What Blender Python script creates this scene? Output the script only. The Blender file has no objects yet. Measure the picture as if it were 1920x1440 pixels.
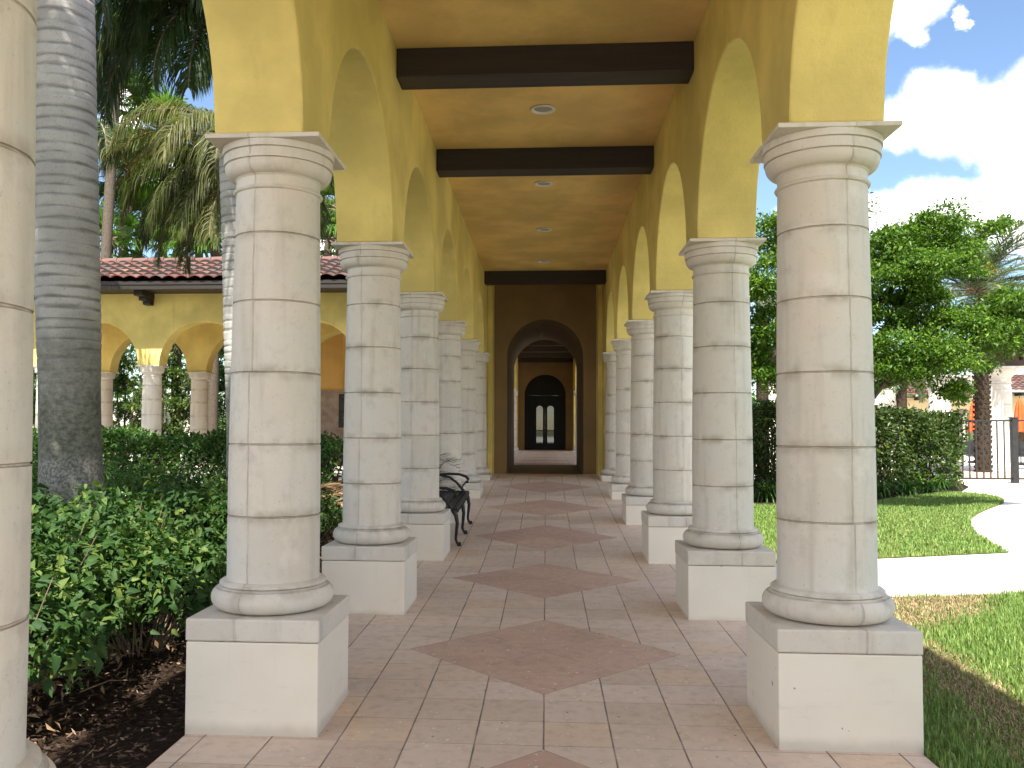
import bpy, bmesh, math, random
import numpy as np
from mathutils import Vector, Matrix
PI = math.pi
random.seed(7)
RNG = np.random.default_rng(11)
S = bpy.context.scene
COL = S.collection

# ------------------------------------------------------------------ helpers
def tag(o, label=None, cat=None, group=None, kind=None):
    if label: o['label'] = label
    if cat: o['category'] = cat
    if group: o['group'] = group
    if kind: o['kind'] = kind
    elif cat: o['kind'] = 'thing'
    return o

def thing(name, label, cat, loc=(0, 0, 0), group=None, rz=0.0):
    o = bpy.data.objects.new(name, None)
    COL.objects.link(o)
    o.empty_display_size = 0.2
    o.location = loc
    o.rotation_euler = (0, 0, rz)
    return tag(o, label, cat, group)

def link(me, name, mat, parent=None, world=False):
    o = bpy.data.objects.new(name, me)
    COL.objects.link(o)
    if mat is not None:
        me.materials.clear()
        me.materials.append(mat)
    if parent is not None:
        o.parent = parent
        if world:
            o.location = -parent.location
    return o

def dup(root, loc, label=None, group=None):
    r = root.copy(); COL.objects.link(r); r.location = loc
    if label: r['label'] = label
    if group: r['group'] = group
    for ch in list(root.children):
        c = ch.copy(); COL.objects.link(c); c.parent = r
        for g in list(ch.children):
            d = g.copy(); COL.objects.link(d); d.parent = c
    return r

class MB:
    def __init__(self):
        self.v = []; self.f = []; self.uv = None
    def add(self, vs, fs):
        n = len(self.v)
        self.v += [tuple(p) for p in vs]
        self.f += [tuple(i + n for i in f) for f in fs]
    def box(self, x0, x1, y0, y1, z0, z1):
        self.add([(x0,y0,z0),(x1,y0,z0),(x1,y1,z0),(x0,y1,z0),(x0,y0,z1),(x1,y0,z1),(x1,y1,z1),(x0,y1,z1)],
                 [(0,3,2,1),(4,5,6,7),(0,1,5,4),(1,2,6,5),(2,3,7,6),(3,0,4,7)])
    def lathe(self, prof, n=48, cx=0, cy=0, cap=True, mod=None):
        vs = []; fs = []
        for r, z in prof:
            for k in range(n):
                a = 2*PI*k/n
                rr = r*(mod(a, z) if mod else 1)
                vs.append((cx+rr*math.cos(a), cy+rr*math.sin(a), z))
        m = len(prof)
        for i in range(m-1):
            for k in range(n):
                a = i*n+k; b = i*n+(k+1) % n
                fs.append((a, b, b+n, a+n))
        if cap:
            fs.append(tuple(range(n-1, -1, -1)))
            fs.append(tuple((m-1)*n+k for k in range(n)))
        self.add(vs, fs)
    def tube(self, pts, rad, n=8, cap=True):
        pts = [Vector(p) for p in pts]
        if not hasattr(rad, '__len__'): rad = [rad]*len(pts)
        vs = []; fs = []
        up = Vector((0.13, 0.21, 0.97)).normalized()
        for i, p in enumerate(pts):
            t = (pts[min(i+1, len(pts)-1)]-pts[max(i-1, 0)])
            if t.length < 1e-9: t = Vector((0,0,1))
            t.normalize()
            a = up.cross(t)
            if a.length < 0.05: a = Vector((1,0,0)).cross(t)
            a.normalize(); b = t.cross(a)
            for k in range(n):
                an = 2*PI*k/n
                vs.append(p+a*(rad[i]*math.cos(an))+b*(rad[i]*math.sin(an)))
        for i in range(len(pts)-1):
            for k in range(n):
                a_ = i*n+k; b_ = i*n+(k+1) % n
                fs.append((a_, b_, b_+n, a_+n))
        if cap:
            fs.append(tuple(range(n-1, -1, -1)))
            fs.append(tuple((len(pts)-1)*n+k for k in range(n)))
        self.add(vs, fs)
    def prism(self, poly, z0, z1):
        n = len(poly)
        self.add([(x, y, z0) for x, y in poly]+[(x, y, z1) for x, y in poly],
                 [tuple(range(n-1, -1, -1)), tuple(range(n, 2*n))]+[(i, (i+1) % n, n+(i+1) % n, n+i) for i in range(n)])
    def build(self, name, mat, parent=None, world=False, bevel=0.0, seg=2, smooth=False, merge=0.0, tri=False):
        me = bpy.data.meshes.new(name)
        me.from_pydata(self.v, [], self.f)
        bm = bmesh.new(); bm.from_mesh(me)
        if merge: bmesh.ops.remove_doubles(bm, verts=bm.verts, dist=merge)
        bmesh.ops.recalc_face_normals(bm, faces=bm.faces)
        bm.to_mesh(me); bm.free()
        if smooth:
            me.polygons.foreach_set('use_smooth', [True]*len(me.polygons))
            me.set_sharp_from_angle(angle=math.radians(38))
        o = link(me, name, mat, parent, world)
        if bevel:
            b = o.modifiers.new('bevel', 'BEVEL'); b.width = bevel; b.segments = seg
            b.limit_method = 'ANGLE'; b.angle_limit = math.radians(50)
        return o

def np_mesh(name, verts, faces, mat, parent=None, world=False, attrs=None, smooth=False):
    """verts (N,3), faces: (M,k) array"""
    me = bpy.data.meshes.new(name)
    verts = np.asarray(verts, dtype=np.float32); faces = np.asarray(faces, dtype=np.int32)
    M, k = faces.shape
    me.vertices.add(len(verts)); me.vertices.foreach_set('co', verts.ravel())
    me.loops.add(M*k); me.loops.foreach_set('vertex_index', faces.ravel())
    me.polygons.add(M)
    me.polygons.foreach_set('loop_start', np.arange(0, M*k, k, dtype=np.int32))
    me.polygons.foreach_set('loop_total', np.full(M, k, dtype=np.int32))
    if attrs:
        for an, arr in attrs.items():
            a = me.attributes.new(an, 'FLOAT', 'POINT'); a.data.foreach_set('value', np.asarray(arr, dtype=np.float32))
    me.update(calc_edges=True); me.validate()
    if smooth: me.polygons.foreach_set('use_smooth', [True]*M)
    return link(me, name, mat, parent, world)

def unit(a):
    return a/np.maximum(np.linalg.norm(a, axis=-1, keepdims=True), 1e-9)

def leaf_geo(P, D, Nn, L, W, fold=0.25, rich=False, droop=0.15):
    """leaves at P along D with normal Nn; returns verts, faces(tri/quad), per-vert leaf id"""
    D = unit(D); side = unit(np.cross(D, Nn)); Nn = np.cross(side, D)
    L = L[:, None]; W = W[:, None]
    n = len(P)
    if not rich:
        b = P; t = P+D*L-Nn*L*droop
        l = P+D*L*0.45+side*W*0.5+Nn*W*fold; r = P+D*L*0.45-side*W*0.5+Nn*W*fold
        V = np.stack([b, r, t, l], 1).reshape(-1, 3)
        i = np.arange(n)[:, None]*4
        F = np.concatenate([i+np.array([[0, 1, 2]]), i+np.array([[0, 2, 3]])], 0)
        ids = np.repeat(np.arange(n), 4)
    else:
        def at(u, s, w, up=0.0): return P+D*L*u+side*(W*s*w)+Nn*(W*abs(s)*w*fold*2-L*droop*u*u)
        V = np.stack([at(0,0,0), at(.22,0,0), at(.6,0,0), at(1,0,0), at(.22,1,.5), at(.6,1,.36), at(.22,-1,.5), at(.6,-1,.36)], 1).reshape(-1, 3)
        i = np.arange(n)[:, None]*8
        T = [(0,1,4),(1,2,5),(1,5,4),(2,3,5),(0,6,1),(1,6,7),(1,7,2),(2,7,3)]
        F = np.concatenate([i+np.array([t]) for t in T], 0)
        ids = np.repeat(np.arange(n), 8)
    return V, F, ids

def rnd_dir(n):
    return unit(RNG.normal(size=(n, 3)))

def leaf_object(name, mat, parent, P, outward, L, ratio=0.5, upbias=0.5, rich=False, fold=0.2, world=True, hang=0.0, droop=0.15):
    n = len(P)
    D = unit(outward*0.7+rnd_dir(n)*0.8+np.array([0, 0, -hang]))
    Nn = unit(rnd_dir(n)*0.7+np.array([0, 0, upbias])+outward*0.3)
    Ls = L*RNG.uniform(0.5, 1.4, n)
    V, F, ids = leaf_geo(P, D, Nn, Ls, Ls*ratio*RNG.uniform(.8, 1.15, n), fold, rich, droop)
    v = RNG.uniform(0, 1, n)[ids]
    return np_mesh(name, V, F, mat, parent, world, {'v': v})

# ------------------------------------------------------------------ materials
def new_mat(name):
    m = bpy.data.materials.new(name); m.use_nodes = True
    nt = m.node_tree; nt.nodes.clear()
    out = nt.nodes.new('ShaderNodeOutputMaterial')
    bs = nt.nodes.new('ShaderNodeBsdfPrincipled')
    nt.links.new(bs.outputs[0], out.inputs[0])
    return m, nt, bs, out

class G:
    """tiny node-graph helper"""
    def __init__(self, nt): self.nt = nt
    def n(self, t, **kw):
        x = self.nt.nodes.new(t)
        for k, v in kw.items(): setattr(x, k, v)
        return x
    def put(self, sock, val):
        if isinstance(val, bpy.types.NodeSocket): self.nt.links.new(val, sock)
        elif val is not None:
            try: sock.default_value = val
            except Exception: sock.default_value = (*val, 1.0)
    def m(self, op, a, b=None, c=None, clamp=False):
        x = self.n('ShaderNodeMath', operation=op, use_clamp=clamp)
        self.put(x.inputs[0], a)
        if b is not None: self.put(x.inputs[1], b)
        if c is not None: self.put(x.inputs[2], c)
        return x.outputs[0]
    def obj(self):
        return self.n('ShaderNodeTexCoord').outputs['Object']
    def xyz(self, v):
        s = self.n('ShaderNodeSeparateXYZ'); self.put(s.inputs[0], v); return s.outputs
    def comb(self, x, y, z):
        s = self.n('ShaderNodeCombineXYZ')
        for i, q in enumerate((x, y, z)): self.put(s.inputs[i], q)
        return s.outputs[0]
    def scale(self, v, sc):
        x = self.n('ShaderNodeVectorMath', operation='MULTIPLY'); self.put(x.inputs[0], v); self.put(x.inputs[1], sc); return x.outputs[0]
    def vadd(self, v, w):
        x = self.n('ShaderNodeVectorMath', operation='ADD'); self.put(x.inputs[0], v); self.put(x.inputs[1], w); return x.outputs[0]
    def noise(self, v, s=5.0, d=4.0, r=0.55, color=False):
        x = self.n('ShaderNodeTexNoise'); self.put(x.inputs['Vector'], v)
        x.inputs['Scale'].default_value = s; x.inputs['Detail'].default_value = d; x.inputs['Roughness'].default_value = r
        return x.outputs['Color' if color else 'Fac']
    def white(self, v):
        x = self.n('ShaderNodeTexWhiteNoise', noise_dimensions='3D'); self.put(x.inputs['Vector'], v); return x.outputs['Value']
    def ramp(self, f, stops):
        x = self.n('ShaderNodeValToRGB'); self.put(x.inputs[0], f)
        e = x.color_ramp.elements
        while len(e) < len(stops): e.new(0.5)
        for q, (p, c) in zip(e, stops): q.position = p; q.color = (*c, 1.0)
        return x.outputs[0]
    def rng(self, f, a, b, c=0.0, d=1.0, smooth=True):
        x = self.n('ShaderNodeMapRange'); x.interpolation_type = 'SMOOTHSTEP' if smooth else 'LINEAR'
        self.put(x.inputs[0], f); self.put(x.inputs[1], a); self.put(x.inputs[2], b); self.put(x.inputs[3], c); self.put(x.inputs[4], d)
        return x.outputs[0]
    def mix(self, f, a, b, mode='MIX'):
        x = self.n('ShaderNodeMix', data_type='RGBA', blend_type=mode)
        self.put(x.inputs[0], f); self.put(x.inputs[6], a); self.put(x.inputs[7], b); return x.outputs[2]
    def bump(self, h, strength=0.3, dist=0.01):
        x = self.n('ShaderNodeBump'); self.put(x.inputs['Height'], h)
        x.inputs['Strength'].default_value = strength; x.inputs['Distance'].default_value = dist
        return x.outputs[0]
    def attr(self, name, typ='GEOMETRY'):
        x = self.n('ShaderNodeAttribute'); x.attribute_name = name; x.attribute_type = typ; return x.outputs['Fac']

def rgb(c): return (*c, 1.0)

def mat_stucco(name, c, var=0.06, rough=0.85):
    m, nt, bs, out = new_mat(name); g = G(nt); o = g.obj()
    n1 = g.noise(o, 1.3, 5); n2 = g.noise(o, 45, 4, 0.65)
    n3 = g.noise(g.scale(o, (6, 6, 0.5)), 1.5, 3)
    c2 = tuple(x*(1-var*2.2) for x in c); c1 = tuple(min(1, x*(1+var)) for x in c)
    base = g.mix(g.rng(n1, 0.35, 0.68), rgb(c2), rgb(c1))
    base = g.mix(g.rng(n3, 0.55, 0.80, 0, 0.38), base, rgb(tuple(x*0.72 for x in c)))
    pits = g.rng(g.noise(o, 60, 2), 0.70, 0.76, 0, 0.35)
    base = g.mix(pits, base, rgb(tuple(x*0.6 for x in c)))
    g.put(bs.inputs['Base Color'], base); bs.inputs['Roughness'].default_value = rough
    bs.inputs['Specular IOR Level'].default_value = 0.25
    n5 = g.noise(o, 12, 5, 0.6)
    g.put(bs.inputs['Normal'], g.bump(g.m('ADD', n2, g.m('MULTIPLY', n5, 1.6)), 0.5, 0.007))
    return m

JOINTS = [0.676, 1.042, 1.408, 1.775, 2.142, 2.492]
def mat_stone(name, c=(0.685, 0.635, 0.56), seams=True):
    m, nt, bs, out = new_mat(name); g = G(nt); o = g.obj(); x, y, z = g.xyz(o)[:3]
    seam = g.attr('seam', 'OBJECT'); seed = g.attr('seed', 'OBJECT')
    os_ = g.vadd(o, g.comb(g.m('MULTIPLY', seed, 7.3), g.m('MULTIPLY', seed, 3.1), 0.0))
    n1 = g.noise(os_, 3.0, 6, 0.6); n2 = g.noise(g.scale(os_, (9, 9, 0.8)), 1.2, 5); n3 = g.noise(os_, 70, 3, 0.7)
    warm = tuple(a*b for a, b in zip(c, (1.01, 0.975, 0.94))); cool = tuple(a*b for a, b in zip(c, (0.965, 0.99, 1.01)))
    base = g.mix(g.rng(n1, 0.3, 0.7), rgb(warm), rgb(cool))
    ang = g.m('ARCTAN2', x, g.m('MULTIPLY', y, -1.0))
    rel = g.m('SUBTRACT', ang, seam)
    drum = g.m('FLOOR', g.m('DIVIDE', g.m('SUBTRACT', z, 0.676), 0.3665))
    half = g.m('GREATER_THAN', rel, 0.0)
    w = g.white(g.comb(drum, half, seed))
    base = g.mix(g.m('MULTIPLY', g.rng(w, 0, 1, 0, 1, False), 0.40), base, rgb(tuple(k*0.80 for k in warm)))
    stain = g.rng(n2, 0.50, 0.76, 0, 0.55)
    base = g.mix(stain, base, rgb(tuple(a*b for a, b in zip(c, (0.66, 0.645, 0.60)))))
    blot = g.rng(g.noise(os_, 11, 6, 0.7), 0.50, 0.72, 0, 0.5)
    base = g.mix(blot, base, rgb(tuple(a*b for a, b in zip(c, (0.74, 0.73, 0.71)))))
    pale = g.rng(g.noise(os_, 4.3, 5, 0.65), 0.56, 0.72, 0, 0.45)
    base = g.mix(pale, base, rgb(tuple(min(1, k*1.12) for k in c)))
    pits = g.rng(n3, 0.62, 0.72, 0, 0.6)
    base = g.mix(pits, base, rgb(tuple(k*0.55 for k in c)))
    h = n3
    if seams:
        wob = g.m('MULTIPLY', g.m('SUBTRACT', g.noise(g.scale(os_, (1, 1, 5)), 2.0, 3), 0.5), 0.05)
        off = g.m('MULTIPLY', g.m('SUBTRACT', g.white(g.comb(drum, seed, 3.0)), 0.5), 0.09)
        d = g.m('ABSOLUTE', g.m('ADD', g.m('ADD', rel, wob), off))
        ln = g.rng(d, 0.006, 0.022, 1, 0)
        dz = None
        for j in JOINTS:
            q = g.m('ABSOLUTE', g.m('SUBTRACT', z, j))
            dz = q if dz is None else g.m('MINIMUM', dz, q)
        wz = g.m('MULTIPLY', g.m('SUBTRACT', g.noise(os_, 9.0, 3), 0.5), 0.008)
        dzz = g.m('ADD', dz, wz)
        lz = g.rng(dzz, 0.002, 0.0055, 1, 0)
        edge = g.rng(dzz, 0.0, 0.06, 1, 0)
        # grime clings to the joints in patches
        grime = g.m('MULTIPLY', edge, g.rng(g.noise(os_, 6, 4), 0.42, 0.68, 0, 0.7))
        side = g.m('MULTIPLY', g.rng(d, 0.0, 0.2, 1, 0), g.rng(g.noise(os_, 5, 4), 0.45, 0.75, 0, 0.4))
        base = g.mix(g.m('MAXIMUM', grime, side), base, rgb((0.33, 0.27, 0.19)))
        line = g.m('MAXIMUM', g.m('MULTIPLY', ln, g.rng(g.noise(os_, 7, 4), 0.3, 0.6, 0.35, 1)), lz)
        base = g.mix(g.m('MULTIPLY', line, g.rng(g.noise(os_, 13, 4), 0.3, 0.65, 0.15, 0.52)), base, rgb((0.30, 0.245, 0.19)))
        h = g.m('SUBTRACT', g.m('MULTIPLY', n3, 0.25), g.m('MULTIPLY', line, 1.0))
    g.put(bs.inputs['Base Color'], base); bs.inputs['Roughness'].default_value = 0.8
    bs.inputs['Specular IOR Level'].default_value = 0.25
    g.put(bs.inputs['Normal'], g.bump(h, 0.6, 0.007))
    return m

def mat_plinth():
    m, nt, bs, out = new_mat('plinth_paint'); g = G(nt); o = g.obj(); seed = g.attr('seed', 'OBJECT')
    os_ = g.vadd(o, g.comb(seed, g.m('MULTIPLY', seed, 2.0), 0.0)); z = g.xyz(o)[2]
    n = g.noise(os_, 2.0, 5); n2 = g.noise(os_, 9, 5)
    base = g.mix(g.rng(n, 0.35, 0.7), rgb((0.755, 0.685, 0.57)), rgb((0.80, 0.73, 0.615)))
    low = g.m('MULTIPLY', g.rng(g.m('ADD', z, g.m('MULTIPLY', n2, -0.06)), -0.02, 0.05, 1, 0), 0.45)
    base = g.mix(low, base, rgb((0.38, 0.32, 0.25)))
    scuf = g.m('MULTIPLY', g.rng(g.noise(g.scale(os_, (2, 2, 7)), 2.5, 6, 0.7), 0.56, 0.70, 0, 0.35), g.rng(z, 0.0, 0.35, 1.0, 0.25))
    base = g.mix(scuf, base, rgb((0.50, 0.45, 0.37)))
    drip = g.m('MULTIPLY', g.rng(g.noise(g.scale(os_, (14, 14, 0.6)), 1.5, 3), 0.60, 0.75, 0, 0.12), g.rng(z, 0.1, 0.44, 0.0, 1.0))
    base = g.mix(drip, base, rgb((0.54, 0.49, 0.41)))
    sp = g.rng(g.noise(os_, 16, 2), 0.755, 0.775, 0, 0.8)
    base = g.mix(sp, base, rgb((0.16, 0.14, 0.13)))
    g.put(bs.inputs['Base Color'], base); bs.inputs['Roughness'].default_value = 0.6
    g.put(bs.inputs['Normal'], g.bump(g.noise(o, 40, 3), 0.12, 0.004))
    return m

def mat_floor():
    m, nt, bs, out = new_mat('coquina_tile'); g = G(nt); o = g.obj(); x, y, z = g.xyz(o)[:3]
    T = 0.3277; HD = 0.892; P = 2.6; Y0 = 5.85; X0 = -0.010
    xx = g.m('SUBTRACT', x, X0); yy = g.m('SUBTRACT', y, Y0)
    wx = g.m('MULTIPLY', g.m('SUBTRACT', g.noise(o, 5, 3), 0.5), 0.006)
    # grid
    fx = g.m('ABSOLUTE', g.m('SUBTRACT', g.m('FRACT', g.m('ADD', g.m('DIVIDE', g.m('ADD', xx, wx), T), 0.5)), 0.5))
    fy = g.m('ABSOLUTE', g.m('SUBTRACT', g.m('FRACT', g.m('ADD', g.m('DIVIDE', g.m('ADD', g.m('ADD', yy, 0.02), wx), T*1.0), 0.5)), 0.5))
    jx = g.rng(g.m('MULTIPLY', fx, T), 0.0026, 0.0058, 1, 0)
    wob = g.noise(o, 1.1, 2)
    jy = g.m('MULTIPLY', g.rng(g.m('MULTIPLY', fy, T), 0.0012, 0.0036, 1, 0), g.rng(wob, 0.38, 0.62, 0.45, 1.0))
    jgrid = g.m('MAXIMUM', jx, jy)
    ix = g.m('FLOOR', g.m('DIVIDE', xx, T)); iy = g.m('FLOOR', g.m('DIVIDE', g.m('ADD', yy, 0.02), T))
    # diamonds, one per bay
    dy = g.m('MULTIPLY', g.m('SUBTRACT', g.m('FRACT', g.m('ADD', g.m('DIVIDE', yy, P), 0.5)), 0.5), P)
    a = g.m('ADD', xx, dy); b = g.m('SUBTRACT', xx, dy)
    dm = g.m('MAXIMUM', g.m('ABSOLUTE', a), g.m('ABSOLUTE', b))
    inside = g.m('LESS_THAN', dm, HD)
    rim = g.rng(g.m('ABSOLUTE', g.m('SUBTRACT', dm, HD)), 0.0016, 0.0042, 0.8, 0)
    cross = g.m('MULTIPLY', g.rng(g.m('MINIMUM', g.m('ABSOLUTE', a), g.m('ABSOLUTE', b)), 0.0015, 0.004, 1, 0), g.rng(wob, 0.3, 0.6, 0.1, 0.7))
    joint = g.m('MAXIMUM', rim, g.m('ADD', g.m('MULTIPLY', jgrid, g.m('SUBTRACT', 1.0, inside)), g.m('MULTIPLY', cross, inside)))
    iyd = g.m('FLOOR', g.m('ADD', g.m('DIVIDE', yy, P), 0.5))
    tid = g.comb(ix, iy, 1.0); did = g.comb(g.m('ADD', g.m('GREATER_THAN', a, 0.0), g.m('MULTIPLY', iyd, 4.0)), g.m('GREATER_THAN', b, 0.0), 2.0)
    wt = g.white(tid); wd = g.white(did)
    n1 = g.noise(o, 2.2, 5); n2 = g.noise(o, 14, 5, 0.65); nf = g.noise(o, 90, 3, 0.7)
    tile = g.ramp(wt, [(0.0, (0.61, 0.465, 0.36)), (0.4, (0.675, 0.525, 0.42)), (0.8, (0.71, 0.56, 0.45)), (1.0, (0.69, 0.51, 0.36))])
    tile = g.mix(g.rng(n1, 0.5, 0.72, 0, 0.5), tile, rgb((0.59, 0.465, 0.37)))
    dia = g.mix(wd, rgb((0.53, 0.345, 0.265)), rgb((0.60, 0.405, 0.31)))
    dia = g.mix(g.rng(n1, 0.4, 0.7, 0, 0.45), dia, rgb((0.46, 0.295, 0.225)))
    base = g.mix(inside, tile, dia)
    base = g.mix(g.rng(n2, 0.45, 0.75, 0, 0.28), base, rgb((0.27, 0.19, 0.14)))
    # shell flecks and dark pits
    def fleck(sc, thr, keep, sl=0.0):
        v = g.n('ShaderNodeTexVoronoi'); v.inputs['Scale'].default_value = sc
        g.put(v.inputs['Vector'], g.vadd(g.scale(o, (1.0, 0.75, 1)), g.scale(g.noise(o, 60, 2, color=True), (0.02, 0.02, 0))))
        hit = g.rng(v.outputs['Distance'], thr*0.6, thr, 1, 0)
        k = g.m('GREATER_THAN', g.xyz(v.outputs['Color'])[0], keep)
        return g.m('MULTIPLY', hit, k)
    f1 = g.m('MAXIMUM', fleck(13, 0.135, 0.52), fleck(31, 0.19, 0.56))
    base = g.mix(g.m('MULTIPLY', f1, 0.8), base, rgb((0.80, 0.71, 0.62)))
    f2 = fleck(15, 0.11, 0.80)
    base = g.mix(g.m('MULTIPLY', f2, 0.7), base, rgb((0.15, 0.10, 0.08)))
    base = g.mix(g.m('MULTIPLY', joint, g.rng(g.noise(o, 3.0, 3), 0.3, 0.65, 0.45, 0.9)), base, rgb((0.085, 0.055, 0.042)))
    g.put(bs.inputs['Base Color'], base)
    g.put(bs.inputs['Roughness'], g.m('ADD', g.rng(n2, 0.3, 0.7, 0.42, 0.60), g.m('MULTIPLY', wt, 0.12))); bs.inputs['Specular IOR Level'].default_value = 0.4
    h = g.m('SUBTRACT', g.m('MULTIPLY', nf, 0.25), g.m('ADD', joint, g.m('MULTIPLY', f2, 0.5)))
    g.put(bs.inputs['Normal'], g.bump(h, 0.45, 0.004))
    return m

def mat_plain(name, c, rough=0.6, spec=0.4, var=0.15, sc=8.0, bump=0.15, metal=0.0, bs_sc=40, dist=0.005):
    m, nt, bs, out = new_mat(name); g = G(nt); o = g.obj()
    n = g.noise(o, sc, 5)
    base = g.mix(g.rng(n, 0.3, 0.7), rgb(tuple(k*(1-var) for k in c)), rgb(tuple(min(1, k*(1+var)) for k in c)))
    g.put(bs.inputs['Base Color'], base); bs.inputs['Roughness'].default_value = rough
    bs.inputs['Specular IOR Level'].default_value = spec; bs.inputs['Metallic'].default_value = metal
    if bump: g.put(bs.inputs['Normal'], g.bump(g.noise(o, bs_sc, 4), bump, dist))
    return m

def mat_wood(name, c, axis=0):
    m, nt, bs, out = new_mat(name); g = G(nt); o = g.obj()
    sc = [14, 14, 14]; sc[axis] = 0.7
    n = g.noise(g.scale(o, tuple(sc)), 1.6, 5, 0.6)
    base = g.mix(g.rng(n, 0.3, 0.75), rgb(tuple(k*0.7 for k in c)), rgb(tuple(k*1.35 for k in c)))
    g.put(bs.inputs['Base Color'], base); bs.inputs['Roughness'].default_value = 0.55
    g.put(bs.inputs['Normal'], g.bump(n, 0.3, 0.004))
    return m

def mat_leaf(name, ca, cb, cc=None, trans=0.35, rough=0.45):
    m, nt, bs, out = new_mat(name); g = G(nt); v = g.attr('v')
    o = g.obj(); big = g.noise(o, 1.4, 2)
    st = [(0.0, ca), (0.75, cb), (1.0, cc or cb)]
    base = g.ramp(v, st)
    base = g.mix(g.rng(big, 0.35, 0.7, 0, 0.5), base, rgb(ca))
    g.put(bs.inputs['Base Color'], base); bs.inputs['Roughness'].default_value = rough
    bs.inputs['Specular IOR Level'].default_value = 0.28
    tr = g.n('ShaderNodeBsdfTranslucent'); g.put(tr.inputs['Color'], g.mix(1.0, base, rgb((1.2, 1.35, 0.55)), 'MULTIPLY'))
    mx = g.n('ShaderNodeMixShader'); mx.inputs[0].default_value = trans
    nt.links.new(bs.outputs[0], mx.inputs[1]); nt.links.new(tr.outputs[0], mx.inputs[2]); nt.links.new(mx.outputs[0], out.inputs[0])
    return m

def mat_roof():
    m, nt, bs, out = new_mat('clay_tile'); g = G(nt)
    uv = g.n('ShaderNodeUVMap').outputs[0]; u, v, _ = g.xyz(uv)[:3]
    cell = g.comb(g.m('FLOOR', u), g.m('FLOOR', v), 0.0); w = g.white(cell)
    base = g.ramp(w, [(0.0, (0.09, 0.045, 0.035)), (0.25, (0.14, 0.05, 0.036)), (0.5, (0.19, 0.062, 0.042)), (0.72, (0.10, 0.075, 0.066)), (0.88, (0.24, 0.105, 0.07)), (1.0, (0.25, 0.16, 0.12))])
    o = g.obj(); n = g.noise(o, 9, 5, 0.65)
    base = g.mix(g.rng(n, 0.42, 0.7, 0, 0.55), base, rgb((0.10, 0.072, 0.06)))
    base = g.mix(g.m('GREATER_THAN', g.m('FRACT', v), 0.8), base, rgb((0.02, 0.014, 0.012)))  # near-black step faces: shade under the tile edges painted into the colour
    g.put(bs.inputs['Base Color'], base); bs.inputs['Roughness'].default_value = 0.75
    g.put(bs.inputs['Normal'], g.bump(n, 0.3, 0.01))
    return m

def mat_trunk_royal():
    m, nt, bs, out = new_mat('royal_palm_bark'); g = G(nt); o = g.obj(); z = g.xyz(o)[2]
    ring = g.attr('ring'); up = 1.0
    brk = g.rng(g.noise(g.scale(o, (3, 3, 1)), 2.0, 4), 0.30, 0.55, 0.55, 1)
    n1 = g.noise(o, 2.5, 5); n2 = g.noise(o, 55, 4, 0.7); n3 = g.noise(g.scale(o, (30, 30, 6)), 1.5, 4)
    base = g.mix(g.rng(n1, 0.35, 0.68), rgb((0.33, 0.318, 0.29)), rgb((0.45, 0.435, 0.40)))
    low = g.rng(g.m('ADD', z, g.m('MULTIPLY', n1, 0.8)), 1.9, 3.2, 1, 0)
    nl = g.noise(g.scale(o, (1, 1, 1.6)), 16, 6, 0.72)
    lowc = g.mix(g.rng(nl, 0.36, 0.64), rgb((0.045, 0.050, 0.030)), rgb((0.185, 0.190, 0.140)))
    base = g.mix(g.m('MULTIPLY', low, 0.92), base, lowc)
    foot = g.rng(g.m('ADD', z, g.m('MULTIPLY', n1, 0.2)), 1.25, 1.35, 1, 0)
    base = g.mix(g.m('MULTIPLY', foot, 0.85), base, g.mix(g.rng(g.noise(o, 40, 4, 0.7), 0.42, 0.58), rgb((0.095, 0.095, 0.08)), rgb((0.30, 0.30, 0.27))))
    base = g.mix(g.rng(n2, 0.54, 0.68, 0, 0.5), base, rgb((0.13, 0.125, 0.105)))
    base = g.mix(g.rng(n3, 0.56, 0.74, 0, 0.25), base, rgb((0.36, 0.36, 0.33)))
    base = g.mix(g.m('MULTIPLY', g.m('MULTIPLY', g.m('MULTIPLY', ring, up), brk), 0.78), base, rgb((0.10, 0.092, 0.082)))
    g.put(bs.inputs['Base Color'], base); bs.inputs['Roughness'].default_value = 0.85
    h = g.m('SUBTRACT', g.m('MULTIPLY', n2, 0.4), g.m('MULTIPLY', g.m('MULTIPLY', ring, up), brk))
    g.put(bs.inputs['Normal'], g.bump(h, 0.7, 0.012))
    return m

def mat_ground(name, ca, cb, cc, sc=12, bump=0.6, dist=0.03):
    m, nt, bs, out = new_mat(name); g = G(nt); o = g.obj()
    n1 = g.noise(o, 0.9, 4); n2 = g.noise(o, sc, 6, 0.7)
    base = g.mix(g.rng(n2, 0.35, 0.65), rgb(ca), rgb(cb))
    base = g.mix(g.rng(n1, 0.5, 0.7, 0, 0.6), base, rgb(cc))
    g.put(bs.inputs['Base Color'], base); bs.inputs['Roughness'].default_value = 0.95
    bs.inputs['Specular IOR Level'].default_value = 0.1
    g.put(bs.inputs['Normal'], g.bump(n2, bump, dist))
    return m

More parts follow.
